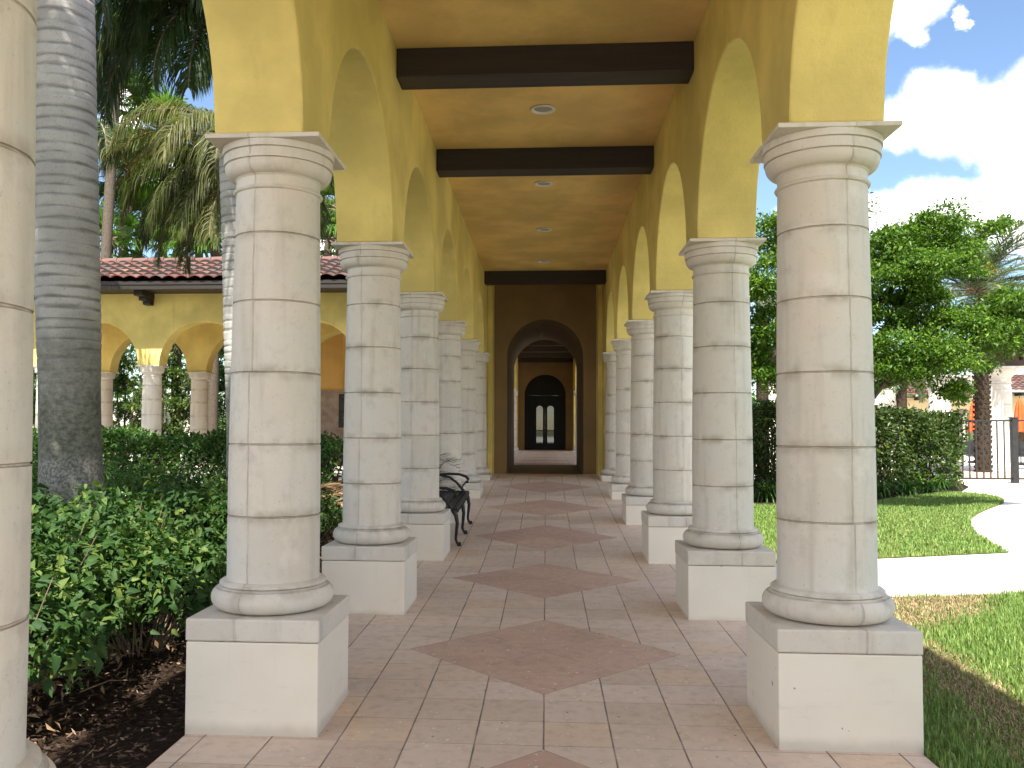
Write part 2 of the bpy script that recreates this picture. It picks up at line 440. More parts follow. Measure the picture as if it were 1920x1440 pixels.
def mat_grass():
    m, nt, bs, out = new_mat('grass_blade'); g = G(nt); v = g.attr('v'); d = g.attr('dry')
    green = g.ramp(v, [(0.0, (0.085, 0.165, 0.028)), (0.6, (0.175, 0.285, 0.052)), (1.0, (0.31, 0.41, 0.11))])
    dry = g.ramp(v, [(0.0, (0.22, 0.15, 0.075)), (0.6, (0.42, 0.30, 0.165)), (1.0, (0.55, 0.42, 0.25))])
    base = g.mix(d, green, dry)
    g.put(bs.inputs['Base Color'], base); bs.inputs['Roughness'].default_value = 0.6
    tr = g.n('ShaderNodeBsdfTranslucent'); g.put(tr.inputs['Color'], base)
    mx = g.n('ShaderNodeMixShader'); mx.inputs[0].default_value = 0.3
    nt.links.new(bs.outputs[0], mx.inputs[1]); nt.links.new(tr.outputs[0], mx.inputs[2]); nt.links.new(mx.outputs[0], out.inputs[0])
    return m

def mat_glass():
    m, nt, bs, out = new_mat('door_glass'); g = G(nt)
    nt.nodes.remove(bs)
    t = g.n('ShaderNodeBsdfTransparent'); t.inputs[0].default_value = (0.15, 0.165, 0.155, 1)
    gl = g.n('ShaderNodeBsdfGlossy'); gl.inputs['Roughness'].default_value = 0.03
    mx = g.n('ShaderNodeMixShader'); mx.inputs[0].default_value = 0.12
    nt.links.new(t.outputs[0], mx.inputs[1]); nt.links.new(gl.outputs[0], mx.inputs[2]); nt.links.new(mx.outputs[0], out.inputs[0])
    return m

M = {}
M['yellow'] = mat_stucco('yellow_stucco', (0.735, 0.59, 0.20), 0.085)
M['ceiling'] = mat_stucco('tan_ceiling', (0.74, 0.515, 0.195), 0.08)
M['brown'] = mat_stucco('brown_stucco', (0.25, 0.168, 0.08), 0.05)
M['orange'] = mat_stucco('orange_stucco', (0.90, 0.56, 0.17), 0.05)
M['stone'] = mat_stone('cast_stone')
M['plinth'] = mat_plinth()
M['floor'] = mat_floor()
M['beam'] = mat_wood('dark_beam', (0.019, 0.012, 0.009), 0)
M['fascia'] = mat_wood('dark_fascia', (0.022, 0.016, 0.013), 0)
M['roof'] = mat_roof()
M['trim'] = mat_plain('light_trim', (0.72, 0.70, 0.65), 0.5, 0.4, 0.03, bump=0)
M['lens'] = mat_plain('lamp_lens', (0.36, 0.35, 0.32), 0.2, 0.5, 0.03, bump=0)
M['iron'] = mat_plain('black_iron', (0.012, 0.012, 0.013), 0.42, 0.5, 0.3)
M['concrete'] = mat_plain('pale_concrete', (0.64, 0.60, 0.53), 0.85, 0.2, 0.07, 3.0, 0.2)
nt_ = M['concrete'].node_tree; g_ = G(nt_); bs_ = [q for q in nt_.nodes if q.type == 'BSDF_PRINCIPLED'][0]
o_ = g_.obj(); x_, y_, _z = g_.xyz(o_)[:3]
jj = g_.m('MINIMUM', g_.m('ABSOLUTE', g_.m('SUBTRACT', g_.m('FRACT', g_.m('DIVIDE', x_, 1.83)), 0.5)), g_.m('ABSOLUTE', g_.m('SUBTRACT', g_.m('FRACT', g_.m('DIVIDE', g_.m('SUBTRACT', y_, 1.0), 2.6)), 0.5)))
src = bs_.inputs['Base Color'].links[0].from_socket
g_.put(bs_.inputs['Base Color'], g_.mix(g_.rng(jj, 0.003, 0.007, 0.6, 0), g_.mix(g_.rng(g_.noise(o_, 0.8, 5), 0.5, 0.75, 0, 0.4), src, rgb((0.52, 0.47, 0.40))), rgb((0.25, 0.22, 0.18))))
M['deck'] = mat_plain('pool_deck', (0.58, 0.53, 0.47), 0.85, 0.2, 0.06, 3.0, 0.2)
M['mulch'] = mat_ground('mulch_soil', (0.012, 0.008, 0.006), (0.045, 0.028, 0.018), (0.022, 0.014, 0.010), 26)
M['soil_lawn'] = mat_ground('lawn_soil', (0.07, 0.11, 0.025), (0.12, 0.16, 0.04), (0.16, 0.13, 0.06), 20, 0.4, 0.01)
M['ground'] = mat_ground('garden_ground', (0.05, 0.07, 0.025), (0.09, 0.10, 0.04), (0.10, 0.075, 0.045), 6)
M['grass'] = mat_grass()
M['glass'] = mat_glass()
M['royal'] = mat_trunk_royal()
M['bark'] = mat_ground('bark', (0.06, 0.048, 0.038), (0.13, 0.105, 0.08), (0.10, 0.085, 0.065), 30, 0.6, 0.01)
M['datebark'] = mat_ground('date_palm_bark', (0.022, 0.016, 0.012), (0.07, 0.05, 0.036), (0.04, 0.03, 0.02), 30, 0.6, 0.01)
M['twig'] = mat_plain('dry_twig', (0.22, 0.165, 0.11), 0.8, 0.2, 0.4)
M['leaf_shrub'] = mat_leaf('shrub_leaf', (0.022, 0.062, 0.014), (0.056, 0.122, 0.025), (0.165, 0.22, 0.045), 0.27, 0.62)
M['leaf_light'] = mat_leaf('light_leaf', (0.05, 0.13, 0.03), (0.10, 0.20, 0.045), (0.17, 0.26, 0.07), 0.35)
M['leaf_hedge'] = mat_leaf('hedge_leaf', (0.028, 0.075, 0.015), (0.065, 0.145, 0.026), (0.16, 0.23, 0.04), 0.3, 0.35)
M['leaf_dark'] = mat_leaf('dark_hedge_leaf', (0.024, 0.048, 0.010), (0.050, 0.090, 0.016), (0.14, 0.165, 0.032), 0.25, 0.35)
M['leaf_tree'] = mat_leaf('tree_leaf', (0.040, 0.095, 0.012), (0.115, 0.215, 0.026), (0.23, 0.34, 0.045), 0.4, 0.4)
M['leaf_myrtle'] = mat_leaf('myrtle_leaf', (0.05, 0.10, 0.028), (0.13, 0.19, 0.05), (0.33, 0.36, 0.13), 0.4)
M['frond'] = mat_leaf('palm_frond', (0.030, 0.058, 0.016), (0.075, 0.120, 0.032), (0.24, 0.21, 0.085), 0.35)
M['frond_gold'] = mat_leaf('gold_frond', (0.045, 0.065, 0.018), (0.14, 0.145, 0.045), (0.34, 0.285, 0.13), 0.33)
M['frond_green'] = mat_leaf('fan_frond', (0.045, 0.10, 0.018), (0.10, 0.19, 0.03), (0.20, 0.29, 0.06), 0.4)
M['frond_date'] = mat_leaf('date_frond', (0.08, 0.125, 0.07), (0.15, 0.20, 0.115), (0.25, 0.27, 0.14), 0.3)
M['dry'] = mat_leaf('dry_frond', (0.13, 0.075, 0.035), (0.30, 0.19, 0.10), (0.46, 0.34, 0.21), 0.15, 0.7)
M['chip'] = mat_leaf('bark_chip', (0.025, 0.015, 0.010), (0.13, 0.08, 0.048), (0.40, 0.29, 0.18), 0.0, 0.8)
M['flower'] = mat_plain('orange_fruit', (0.75, 0.22, 0.02), 0.5, 0.3, 0.2)
M['clubwall'] = mat_stucco('pale_yellow_stucco', (0.66, 0.53, 0.30))
M['umbrella'] = mat_plain('orange_canvas', (0.72, 0.105, 0.03), 0.8, 0.2, 0.1)
M['white_paint'] = mat_plain('pale_wall', (0.74, 0.70, 0.62), 0.8, 0.2, 0.04)
M['pinkish'] = mat_plain('pinkish_roof', (0.33, 0.19, 0.16), 0.8, 0.2, 0.1)
M['brownwood'] = mat_wood('pergola_wood', (0.055, 0.028, 0.02), 1)
M['plaque'] = mat_plain('dark_slate', (0.05, 0.042, 0.036), 0.5, 0.4, 0.4, 9.0, 0.5, 0.0, 20, 0.01)
M['letters'] = mat_plain('worn_letter', (0.17, 0.15, 0.125), 0.7, 0.2, 0.4, 15.0)
M['wallstone'] = mat_plain('pink_stone_wall', (0.50, 0.375, 0.30), 0.85, 0.2, 0.18, 5.0, 0.4)
M['greystone'] = mat_plain('grey_stone_wall', (0.30, 0.27, 0.24), 0.85, 0.2, 0.35, 8.0, 0.5)
M['black_door'] = mat_plain('black_door_paint', (0.005, 0.005, 0.005), 0.5, 0.25, 0.2)
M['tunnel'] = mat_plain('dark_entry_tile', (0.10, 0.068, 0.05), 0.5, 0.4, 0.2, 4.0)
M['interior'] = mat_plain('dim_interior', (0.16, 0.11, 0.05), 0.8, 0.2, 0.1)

# ------------------------------------------------------------------ camera, world, sun
FPX, SX, SY, YAW, PITCH, ROLL = 1638.0113, -43.4932, 12.657, 0.0654, 0.0416, 0.0034
CZ = 1.5
cyw, syw = math.cos(YAW), math.sin(YAW)
CF = Vector((-syw*math.cos(PITCH), cyw*math.cos(PITCH), math.sin(PITCH)))
_R = Vector((cyw, syw, 0)); _U = _R.cross(CF)
CR = math.cos(ROLL)*_R+math.sin(ROLL)*_U
CU = -math.sin(ROLL)*_R+math.cos(ROLL)*_U
cam = bpy.data.cameras.new('camera'); co = bpy.data.objects.new('camera', cam); COL.objects.link(co)
Mx = Matrix.Identity(4)
for i in range(3):
    Mx[i][0] = CR[i]; Mx[i][1] = CU[i]; Mx[i][2] = -CF[i]
Mx[2][3] = CZ
co.matrix_world = Mx
cam.sensor_fit = 'HORIZONTAL'; cam.sensor_width = 36.0
cam.lens = FPX/1920*36.0
cam.shift_x = -SX/1920; cam.shift_y = SY/1920
cam.clip_start = 0.05; cam.clip_end = 2000
S.camera = co

def ray(px, py):
    return CF+CR*((px-960-SX)/FPX)-CU*((py-720-SY)/FPX)

SUN_EL = math.radians(53); SUN_AZ = math.radians(-3.2)     # sun stands behind the camera, a touch to the left
sd = Vector((math.sin(SUN_AZ)*math.cos(SUN_EL), -math.cos(SUN_AZ)*math.cos(SUN_EL), math.sin(SUN_EL)))
sl = bpy.data.lights.new('sun', 'SUN'); so = bpy.data.objects.new('sun', sl); COL.objects.link(so)
sl.energy = 5.0; sl.angle = math.radians(0.53); sl.color = (1.0, 0.945, 0.86)
so.rotation_euler = sd.to_track_quat('Z', 'Y').to_euler(); so.location = (0, -20, 40)

W = bpy.data.worlds.new('World'); S.world = W; W.use_nodes = True
nt = W.node_tree; nt.nodes.clear(); g = G(nt)
wout = g.n('ShaderNodeOutputWorld'); bg = g.n('ShaderNodeBackground')
sky = g.n('ShaderNodeTexSky', sky_type='NISHITA'); sky.sun_disc = False
sky.sun_elevation = SUN_EL; sky.sun_rotation = PI-SUN_AZ; sky.air_density = 1.0; sky.dust_density = 0.6; sky.ozone_density = 1.5
dirv = g.n('ShaderNodeTexCoord').outputs['Generated']
nz = g.noise(dirv, 14.0, 8, 0.65, color=True); nzb = g.noise(dirv, 26.0, 6, 0.6)
dv = g.vadd(dirv, g.scale(g.vadd(nz, (-0.5, -0.5, -0.5)), (0.05, 0.05, 0.05)))
blobs = [(1690, 235, 44), (1735, 195, 42), (1775, 180, 36), (1770, 235, 46), (1830, 225, 54), (1885, 210, 50), (1940, 190, 60), (1985, 240, 90), (1905, 285, 52), (1955, 330, 80), (1885, 345, 34),
         (1690, 20, 38), (1725, 5, 40), (1655, 0, 60), (1722, 72, 20), (1712, 50, 26), (1797, 32, 12), (1808, 52, 10),
         (1650, 400, 40), (1700, 390, 40), (1750, 392, 44), (1800, 385, 44), (1850, 385, 50), (1930, 400, 70), (1600, 410, 46), (1500, 420, 50),
         (255, 205, 34), (235, 240, 34), (300, 300, 40), (620, 470, 40)]
mask = None
for px, py, r in blobs:
    c = ray(px, py).normalized()
    d = g.n('ShaderNodeVectorMath', operation='DISTANCE'); g.put(d.inputs[0], dv); d.inputs[1].default_value = c
    rr = r/FPX
    q = g.rng(d.outputs['Value'], rr*0.42, rr*1.28, 1, 0)
    mask = q if mask is None else g.m('MAXIMUM', mask, q)
gen = g.rng(g.noise(g.scale(dirv, (1, 1, 2.2)), 2.6, 7, 0.58), 0.45, 0.60, 0, 0.95)
beh = g.rng(g.xyz(dirv)[1], 0.55, 0.1, 0, 1)        # scattered clouds over the unseen sky, cover increased to neutralise the ambient light
mask = g.m('MAXIMUM', mask, g.m('MULTIPLY', gen, beh))
mask = g.m('MULTIPLY', mask, g.rng(nzb, 0.25, 0.55, 0.75, 1))
skyc = g.mix(1.0, sky.outputs[0], rgb((0.98, 1.02, 1.07)), 'MULTIPLY')
CLOUD = 13.0
final = g.mix(mask, skyc, rgb((CLOUD*1.02, CLOUD, CLOUD*.97)))
nt.links.new(final, bg.inputs[0]); bg.inputs[1].default_value = 0.09
nt.links.new(bg.outputs[0], wout.inputs[0])

S.view_settings.view_transform = 'Standard'; S.view_settings.look = 'None'
S.view_settings.gamma = 1.0; S.view_settings.exposure = 1.32
S.render.engine = 'CYCLES'
S.cycles.max_bounces = 10; S.cycles.diffuse_bounces = 6; S.cycles.transparent_max_bounces = 12
S.cycles.use_denoising = True

# ------------------------------------------------------------------ ground, floors, paths
XL, XR = -1.430, 1.4155
PROF = [(-3.6, 0), (4.3, 0), (6.82, .033), (9.42, .058), (10.6, .105), (12.0, .18), (13.65, .26), (14.6, .31), (16.25, .405), (17.2, .455), (18.4, .49), (19.0, .495)]
def floor_z(y):
    return float(np.interp(y, [p[0] for p in PROF], [p[1] for p in PROF]))

gm = MB(); gm.add([(-400, -400, -.16), (400, -400, -.16), (400, 700, -.16), (-400, 700, -.16)], [(0, 1, 2, 3)])
tag(gm.build('ground', M['ground']), kind='structure')

ys = sorted(set([p[0] for p in PROF]+list(np.arange(-3.6, 19.01, 0.4))))
fm = MB(); x0, x1 = -1.75, 1.735
for y in ys:
    z = floor_z(y)
    fm.v += [(x0, y, -.2), (x0, y, z), (x1, y, z), (x1, y, -.2)]
for i in range(len(ys)-1):
    for k in range(3):
        a = i*4+k; fm.f.append((a, a+1, a+5, a+4))
fm.f += [(0, 1, 2, 3)]
tag(fm.build('walkway_floor', M['floor']), kind='structure')
m_ = MB(); m_.box(-1.72, 1.70, 19.004, 23.46, .2, .497)
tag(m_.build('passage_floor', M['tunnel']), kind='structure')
m_ = MB(); m_.box(-1.75, 1.735, 23.464, 38.45, .2, .50)
tag(m_.build('far_walkway_floor', M['floor']), kind='structure')
m_ = MB(); m_.box(-20.0, -1.76, 20.3, 24.0, .0, .44)
tag(m_.build('wing_floor', M['deck']), kind='structure')

def sheet(name, poly, z, mat, kind='structure'):
    m = MB(); m.add([(x, y, z) for x, y in poly], [tuple(range(len(poly)))])
    return tag(m.build(name, mat), kind=kind)

def bumpy(name, x0, x1, y0, y1, z, mat, amp=0.03, n=60):
    xs = np.linspace(x0, x1, n); yy = np.linspace(y0, y1, n)
    X, Y = np.meshgrid(xs, yy)
    Z = z+amp*(np.sin(X*3.1+Y*1.7)*.4+np.sin(X*7.3-Y*5.1)*.3+RNG.normal(size=X.shape)*.3)
    V = np.stack([X, Y, Z], -1).reshape(-1, 3)
    i = (np.arange(n-1)[:, None]*n+np.arange(n-1)[None, :]).reshape(-1, 1)
    F = i+np.array([[0, 1, n+1, n]])
    return tag(np_mesh(name, V, F, mat), kind='structure')
bumpy('mulch_bed', -9.0, -1.752, -3.0, 19.0, -.03, M['mulch'], 0.03, 110)

sheet('bounce_strip', [(-24, 16.6), (-2.2, 16.6), (-2.2, 19.75), (-24, 19.75)], .03, M['concrete'])  # pale strip hidden by the hedge, added to bounce sunlight onto the wing
PATH_NEAR = [(1.74, 7.80), (2.96, 8.10), (4.39, 8.42), (8.0, 9.2), (30, 14.0)]
LAWN_FAR = [(1.74, 9.82), (3.83, 10.52), (5.67, 11.18), (5.80, 11.7), (6.0, 12.4), (6.25, 13.2), (6.6, 14.1), (7.1, 15.2), (7.7, 16.2), (8.3, 17.1), (8.8, 17.8), (9.35, 18.6), (9.75, 19.4),
            (10.05, 20.2), (10.05, 20.9), (9.8, 21.45), (9.3, 21.3), (8.6, 20.6), (7.6, 19.6), (6.8, 18.7), (5.6, 18.0), (4.2, 17.5), (1.74, 17.2)]
BED = [(1.74, 17.2), (4.2, 17.5), (5.6, 18.0), (6.8, 18.7), (7.6, 19.6), (8.6, 20.6), (9.3, 21.3), (9.8, 21.5), (11.0, 23.6), (11.6, 25.4), (1.74, 25.4)]
sheet('bounce_paving', [(-40, -60), (40, -60), (40, -6.0), (1.74, -6.0), (1.74, -3.6), (-1.75, -3.6), (-1.75, -3.2), (-40, -3.2)], -.019, M['concrete'])  # unseen paving behind the camera, added to bounce sunlight into the walkway
sheet('concrete_path', [(1.74, 7.3), (30, 7.3), (60, 60), (1.74, 60)], -.022, M['concrete'])
sheet('lawn', [(1.74, -6), (30, -6), (30, 14.0), (8.0, 9.2), (4.39, 8.42), (2.96, 8.10), (1.74, 7.80)], -.012, M['soil_lawn'])
sheet('far_lawn', LAWN_FAR, -.012, M['soil_lawn'])
sheet('planting_bed', BED, -.008, M['mulch'])
sheet('pool_terrace', [(3, 25.6), (60, 25.6), (60, 60), (3, 60)], -.017, M['deck'])

# grass -------------------------------------------------------------
def in_poly(x, y, poly):
    ins = np.zeros(len(x), bool); n = len(poly)
    for i in range(n):
        xa, ya = poly[i]; xb, yb = poly[(i+1) % n]
        c = ((ya > y) != (yb > y)) & (x < (xb-xa)*(y-ya)/((yb-ya)+1e-12)+xa)
        ins ^= c
    return ins
def fnoise(x, y, s, seed=0):
    r = np.random.default_rng(seed); o = np.zeros_like(x)
    for k in range(6):
        a = r.uniform(0, 2*PI); f = s*(1.7**(k % 3))*r.uniform(.7, 1.3)
        o += np.sin((x*np.cos(a)+y*np.sin(a))*f+r.uniform(0, 6))/(1+k % 3)
    return o/4.0
def grass(name, poly, bbox, dens, h, w, dryf, label):
    x0, x1, y0, y1 = bbox
    n = int((x1-x0)*(y1-y0)*dens)
    x = RNG.uniform(x0, x1, n); y = RNG.uniform(y0, y1, n)
    k = in_poly(x, y, poly); x = x[k]; y = y[k]; n = len(x)
    dry = np.clip(dryf(x, y), 0, 1)
    isdry = (RNG.uniform(size=n) < dry).astype(np.float32)
    hh = h*RNG.uniform(.5, 1.25, n)*(1-.45*isdry)*(1+.25*fnoise(x, y, 2.0, 5))
    a = RNG.uniform(0, 2*PI, n); lean = np.abs(RNG.normal(.40, .45, n))+isdry*.55
    b = np.stack([x, y, np.full(n, -.014)], 1)
    sdv = np.stack([np.cos(a), np.sin(a), 0*a], 1); ln = np.stack([-np.sin(a), np.cos(a), 0*a], 1)
    ww = (w*RNG.uniform(.6, 1.3, n))[:, None]; H = hh[:, None]; Lx = lean[:, None]
    up = np.array([[0, 0, 1.0]])
    v0 = b-sdv*ww*.5; v1 = b+sdv*ww*.5
    mid = b+up*H*.6/np.sqrt(1+Lx**2*.3)+ln*H*Lx*.25
    v2 = mid+sdv*ww*.4; v3 = mid-sdv*ww*.4
    tip = b+up*H/np.sqrt(1+Lx**2)+ln*H*Lx*.8
    V = np.stack([v0, v1, v2, v3, tip], 1).reshape(-1, 3)
    i = np.arange(n)[:, None]*5
    F = np.concatenate([i+np.array([[0, 1, 2]]), i+np.array([[0, 2, 3]]), i+np.array([[3, 2, 4]])], 0)
    o = np_mesh(name, V, F, M['grass'], attrs={'v': np.repeat(RNG.uniform(0, 1, n), 5), 'dry': np.repeat(isdry, 5)})
    return tag(o, label, 'grass', kind='stuff')
def gpt(px, py):
    d = ray(px, py); f_ = (-.02-CZ)/d.z; return (d.x*f_, d.y*f_)
DRY1 = [gpt(*p) for p in ((1560, 1122), (1885, 1111), (1850, 1142), (1775, 1172), (1725, 1192), (1755, 1232), (1640, 1240), (1560, 1180))]
DRY2 = [gpt(*p) for p in ((1700, 1180), (1745, 1205), (1800, 1232), (1860, 1288), (1925, 1340), (1990, 1420), (1990, 1500), (1900, 1425), (1820, 1385), (1760, 1318), (1700, 1290))]
def dry_near(x, y):
    n_ = len(x); o_ = np.zeros(n_)
    for _ in range(3):
        jx = x+RNG.normal(0, .07, n_)+.12*fnoise(x, y, 3.0, 3); jy = y+RNG.normal(0, .10, n_)+.16*fnoise(x, y, 3.0, 4)
        o_ += in_poly(jx, jy, DRY1) | in_poly(jx, jy, DRY2)
    return np.clip(o_/3*.93+.06+.08*fnoise(x, y, 1.3, 8), 0, .95)
grass('grass', [(1.75, -2), (9, -2), (9, 9.42), (8.0, 9.18), (4.39, 8.40), (2.96, 8.08), (1.75, 7.78)], (1.75, 6.2, 3.0, 9.0), 5200, .062, .0065, dry_near,
      'sunlit green lawn with straw-coloured dry patches beside the walkway')
grass('grass', LAWN_FAR, (1.75, 10.2, 9.8, 21.6), 1500, .055, .012, lambda x, y: np.clip(.13+.25*fnoise(x, y, 1.5, 9), .02, .5),
      'bright green lawn patch between the path bend and the dark hedge')

# ------------------------------------------------------------------ columns
YC0 = 4.5506; BAY = 2.6
def column_parts(root, plinth_bottom, seam, seed, n=64):
    """plain stone column: painted plinth, square slab, torus base, jointed shaft, capital"""
    def fin(o):
        o['seam'] = seam; o['seed'] = seed; return o
    if plinth_bottom < 0.44:
        b = MB(); b.box(-.329, .329, -.329, .329, plinth_bottom-.03, .4455)
        fin(b.build('plinth', M['plinth'], root, bevel=.006))
    b = MB(); b.box(-.333, .333, -.333, .333, max(.449, plinth_bottom-.02), .558)
    fin(b.build('base_slab', M['stone'], root, bevel=.009))
    b = MB()
    pr = [(.20, .560)]
    for k in range(13):
        a = -PI/2+PI*k/12
        pr.append((.248+.066*math.cos(a), .624+.062*math.sin(a)))
    pr += [(.272, .688), (.272, .700), (.262, .708), (.240, .712), (.238, .716), (.20, .718)]
    b.lathe(pr, n)
    fin(b.build('base_ring', M['stone'], root, smooth=True))
    b = MB()
    rs = lambda z: .2375-.0195*max(0, (z-1.2)/(2.72-1.2))**1.2 if z > 1.2 else .2375
    pr = [(.15, .714)]
    zs_ = [.714]+list(np.linspace(.8, 2.66, 22))+[2.722]
    js = [j for j in JOINTS if .75 < j < 2.70]
    ev = [(z, rs(z)) for z in zs_ if all(abs(z-j) > .02 for j in js)]
    for j in js:
        ev += [(j-.0055, rs(j)), (j-.0018, rs(j)-.0045), (j+.0018, rs(j)-.0045), (j+.0055, rs(j))]
    ev.sort(); pr += [(r, z) for z, r in ev]+[(.15, 2.724)]
    b.lathe(pr, n)
    fin(b.build('shaft', M['stone'], root, smooth=True))
    b = MB()
    pr = [(.15, 2.716), (.219, 2.718), (.229, 2.722), (.233, 2.729), (.229, 2.737), (.221, 2.742), (.219, 2.750), (.2175, 2.788), (.222, 2.792), (.226, 2.797)]
    for k in range(1, 9):
        a = PI/2*k/8
        pr.append((.226+.052*math.sin(a), 2.797+.056*(1-math.cos(a))))
    pr += [(.2785, 2.859), (.2700, 2.8605), (.2700, 2.8655), (.2845, 2.867), (.2850, 2.912), (.2765, 2.9135), (.2765, 2.9185), (.2915, 2.920), (.2920, 2.9545), (.15, 2.956)]
    b.lathe(pr, n)
    cap = fin(b.build('capital', M['stone'], root, smooth=True))
    b = MB(); b.box(-.2937, .2937, -.2937, .2937, 2.9555, 2.979)
    ab = fin(b.build('abacus', M['stone'], root, bevel=.004)); ab.parent = cap

ORD = ['first', 'second', 'third', 'fourth', 'fifth', 'sixth', 'seventh']
LL = {-1: 'stone column cut off by the left edge of the picture, its capital out of view',
      0: 'large stone column on a tall white plinth, first whole one beside the leafy shrubs',
      1: 'second whole stone column of the left row, on a white plinth before the red roof',
      2: 'third whole stone column of the left row, standing just in front of the black bench',
      3: 'fourth whole stone column of the left row, partly behind the black bench arm',
      4: 'fifth whole stone column of the left row, its plinth half sunk in the rising floor',
      5: 'last stone column of the left row, beside the dark end wall'}
LR = {-1: 'near stone column of the right row standing beyond the right picture edge',
      0: 'large stone column on a tall white plinth beside the sunny lawn',
      1: 'second stone column of the right row, its white plinth behind the nearest one',
      2: 'third stone column of the right row, with a grey scratch on its shaft',
      3: 'fourth stone column of the right row, on a half-height white plinth',
      4: 'fifth stone column of the right row, on a very low white plinth',
      5: 'last stone column of the right row, resting on its slab beside the end wall'}
for side, X, LB, sg in (('left', XL, LL, -1), ('right', XR, LR, 1)):
    for i in range(-1, 6):
        y = YC0+BAY*i
        grp = 'stone columns in the %s row of the walkway' % side
        r = thing('stone_column', LB[i], 'column', (X+(sg*.03 if i < 0 else 0), y, 0), grp)
        seam = sg*(0.26-.03*i) if i >= 0 else (1.05 if side == 'left' else -.4)
        column_parts(r, floor_z(y-.33), seam, (i+2)*1.37+(0 if sg < 0 else 31.0), 72 if i < 3 else 40)
# ---- columns of the second walkway beyond the passage
proto = None
for side, X in (('left', XL), ('right', XR)):
    for i in range(8, 13):
        y = YC0+BAY*i
        lab = 'small distant pale column on the %s, %s one beyond the dark arched passage' % (side, ORD[i-8])
        if proto is None:
            proto = thing('stone_column', lab, 'column', (X, y, 0), 'columns of the walkway beyond the passage')
            column_parts(proto, .50, .2, 77.0, 28)
        else:
            dup(proto, (X, y, 0), lab)

# ------------------------------------------------------------------ arcade walls
def arcade(mb, centers, hw, zs, zt, v0, v1, lo, hi, fmap, nseg=36):
    def P(u, v, z): return fmap(u, v, z)
    us = []                                        # (u, zbottom)
    n = len(centers)
    us.append((lo, zs)); us.append((centers[0]-hw, zs)) if lo < centers[0]-hw-1e-6 else None
    for i, c in enumerate(centers):
        if i > 0:
            a = centers[i-1]+hw; b = c-hw; r = (b-a)/2; m = (a+b)/2
            for k in range(1, nseg):
                t = PI-PI*k/nseg
                us.append((m+r*math.cos(t), zs+r*math.sin(t)))
            us.append((b, zs))
        if i == 0 and abs(us[-1][0]-(c-hw)) > 1e-6: us.append((c-hw, zs))
        us.append((c+hw, zs))
    if hi > centers[-1]+hw+1e-6: us.append((hi, zs))
    vs = []; fs = []
    for u, z in us:
        vs += [P(u, v0, z), P(u, v0, zt), P(u, v1, z), P(u, v1, zt)]
    for i in range(len(us)-1):
        a = i*4; b = a+4
        fs += [(a, b, b+1, a+1), (a+2, a+3, b+3, b+2), (a, a+2, b+2, b), (a+1, b+1, b+3, a+3)]
    fs += [(0, 1, 3, 2), (len(us)*4-4, len(us)*4-2, len(us)*4-1, len(us)*4-3)]
    mb.add(vs, fs)

def tile_roof(name, u0, u1, ve, vr, ze, zr, fmap, parent, pitch=.31, course=.36):
    """one slope of S-tiles between the eave (ve,ze) and the ridge (vr,zr)"""
    Ls = math.hypot(vr-ve, zr-ze); nc = max(1, round(Ls/course)); nu = round((u1-u0)/pitch)
    per = 8
    su = np.linspace(u0, u1, nu*per+1)
    nx, nz = -(zr-ze)/Ls, abs(vr-ve)/Ls
    rows = []; uvr = []
    for c in range(nc):
        for e in (0.0, 0.97):
            rows.append((c+e, .050*(1-e)+.010)); uvr.append(c+.05+.9*e)
    V = []; UV = []
    for (s, lift), uvv in zip(rows, uvr):
        t = s/nc
        ph = (su-u0)/pitch
        hh = lift+.062*np.abs(np.sin(PI*ph))**.8
        jit = .010*np.sin(ph.astype(int)*12.9898+int(s)*78.233)
        v = ve+(vr-ve)*t+(nx*hh*(1 if vr > ve else -1)); z = ze+(zr-ze)*t+nz*(hh+jit)
        for k in range(len(su)): V.append(fmap(su[k], v[k], z[k])); UV.append((min(ph[k], nu-1e-3)+1e-4, uvv))
    w = len(su); R = len(rows)
    F = [(r*w+k, r*w+k+1, (r+1)*w+k+1, (r+1)*w+k) for r in range(R-1) for k in range(w-1)]
    me = bpy.data.meshes.new(name); me.from_pydata([tuple(p) for p in V], [], F)
    uvl = me.uv_layers.new(name='UVMap')
    for p in me.polygons:
        for li, vi in zip(p.loop_indices, p.vertices):
            u, vv = UV[vi]
            # keep a face inside one tile
            uc = sum(UV[q][0] for q in p.vertices)/len(p.vertices)
            vm = [UV[q][1] for q in p.vertices]; step = math.floor(min(vm)) != math.floor(max(vm))     # closed step face of a course, coloured as the shade under its edge
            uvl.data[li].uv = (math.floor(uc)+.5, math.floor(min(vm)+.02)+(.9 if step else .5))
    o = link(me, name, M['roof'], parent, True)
    so_ = o.modifiers.new('thick', 'SOLIDIFY'); so_.thickness = .018; so_.offset = -1
    return o

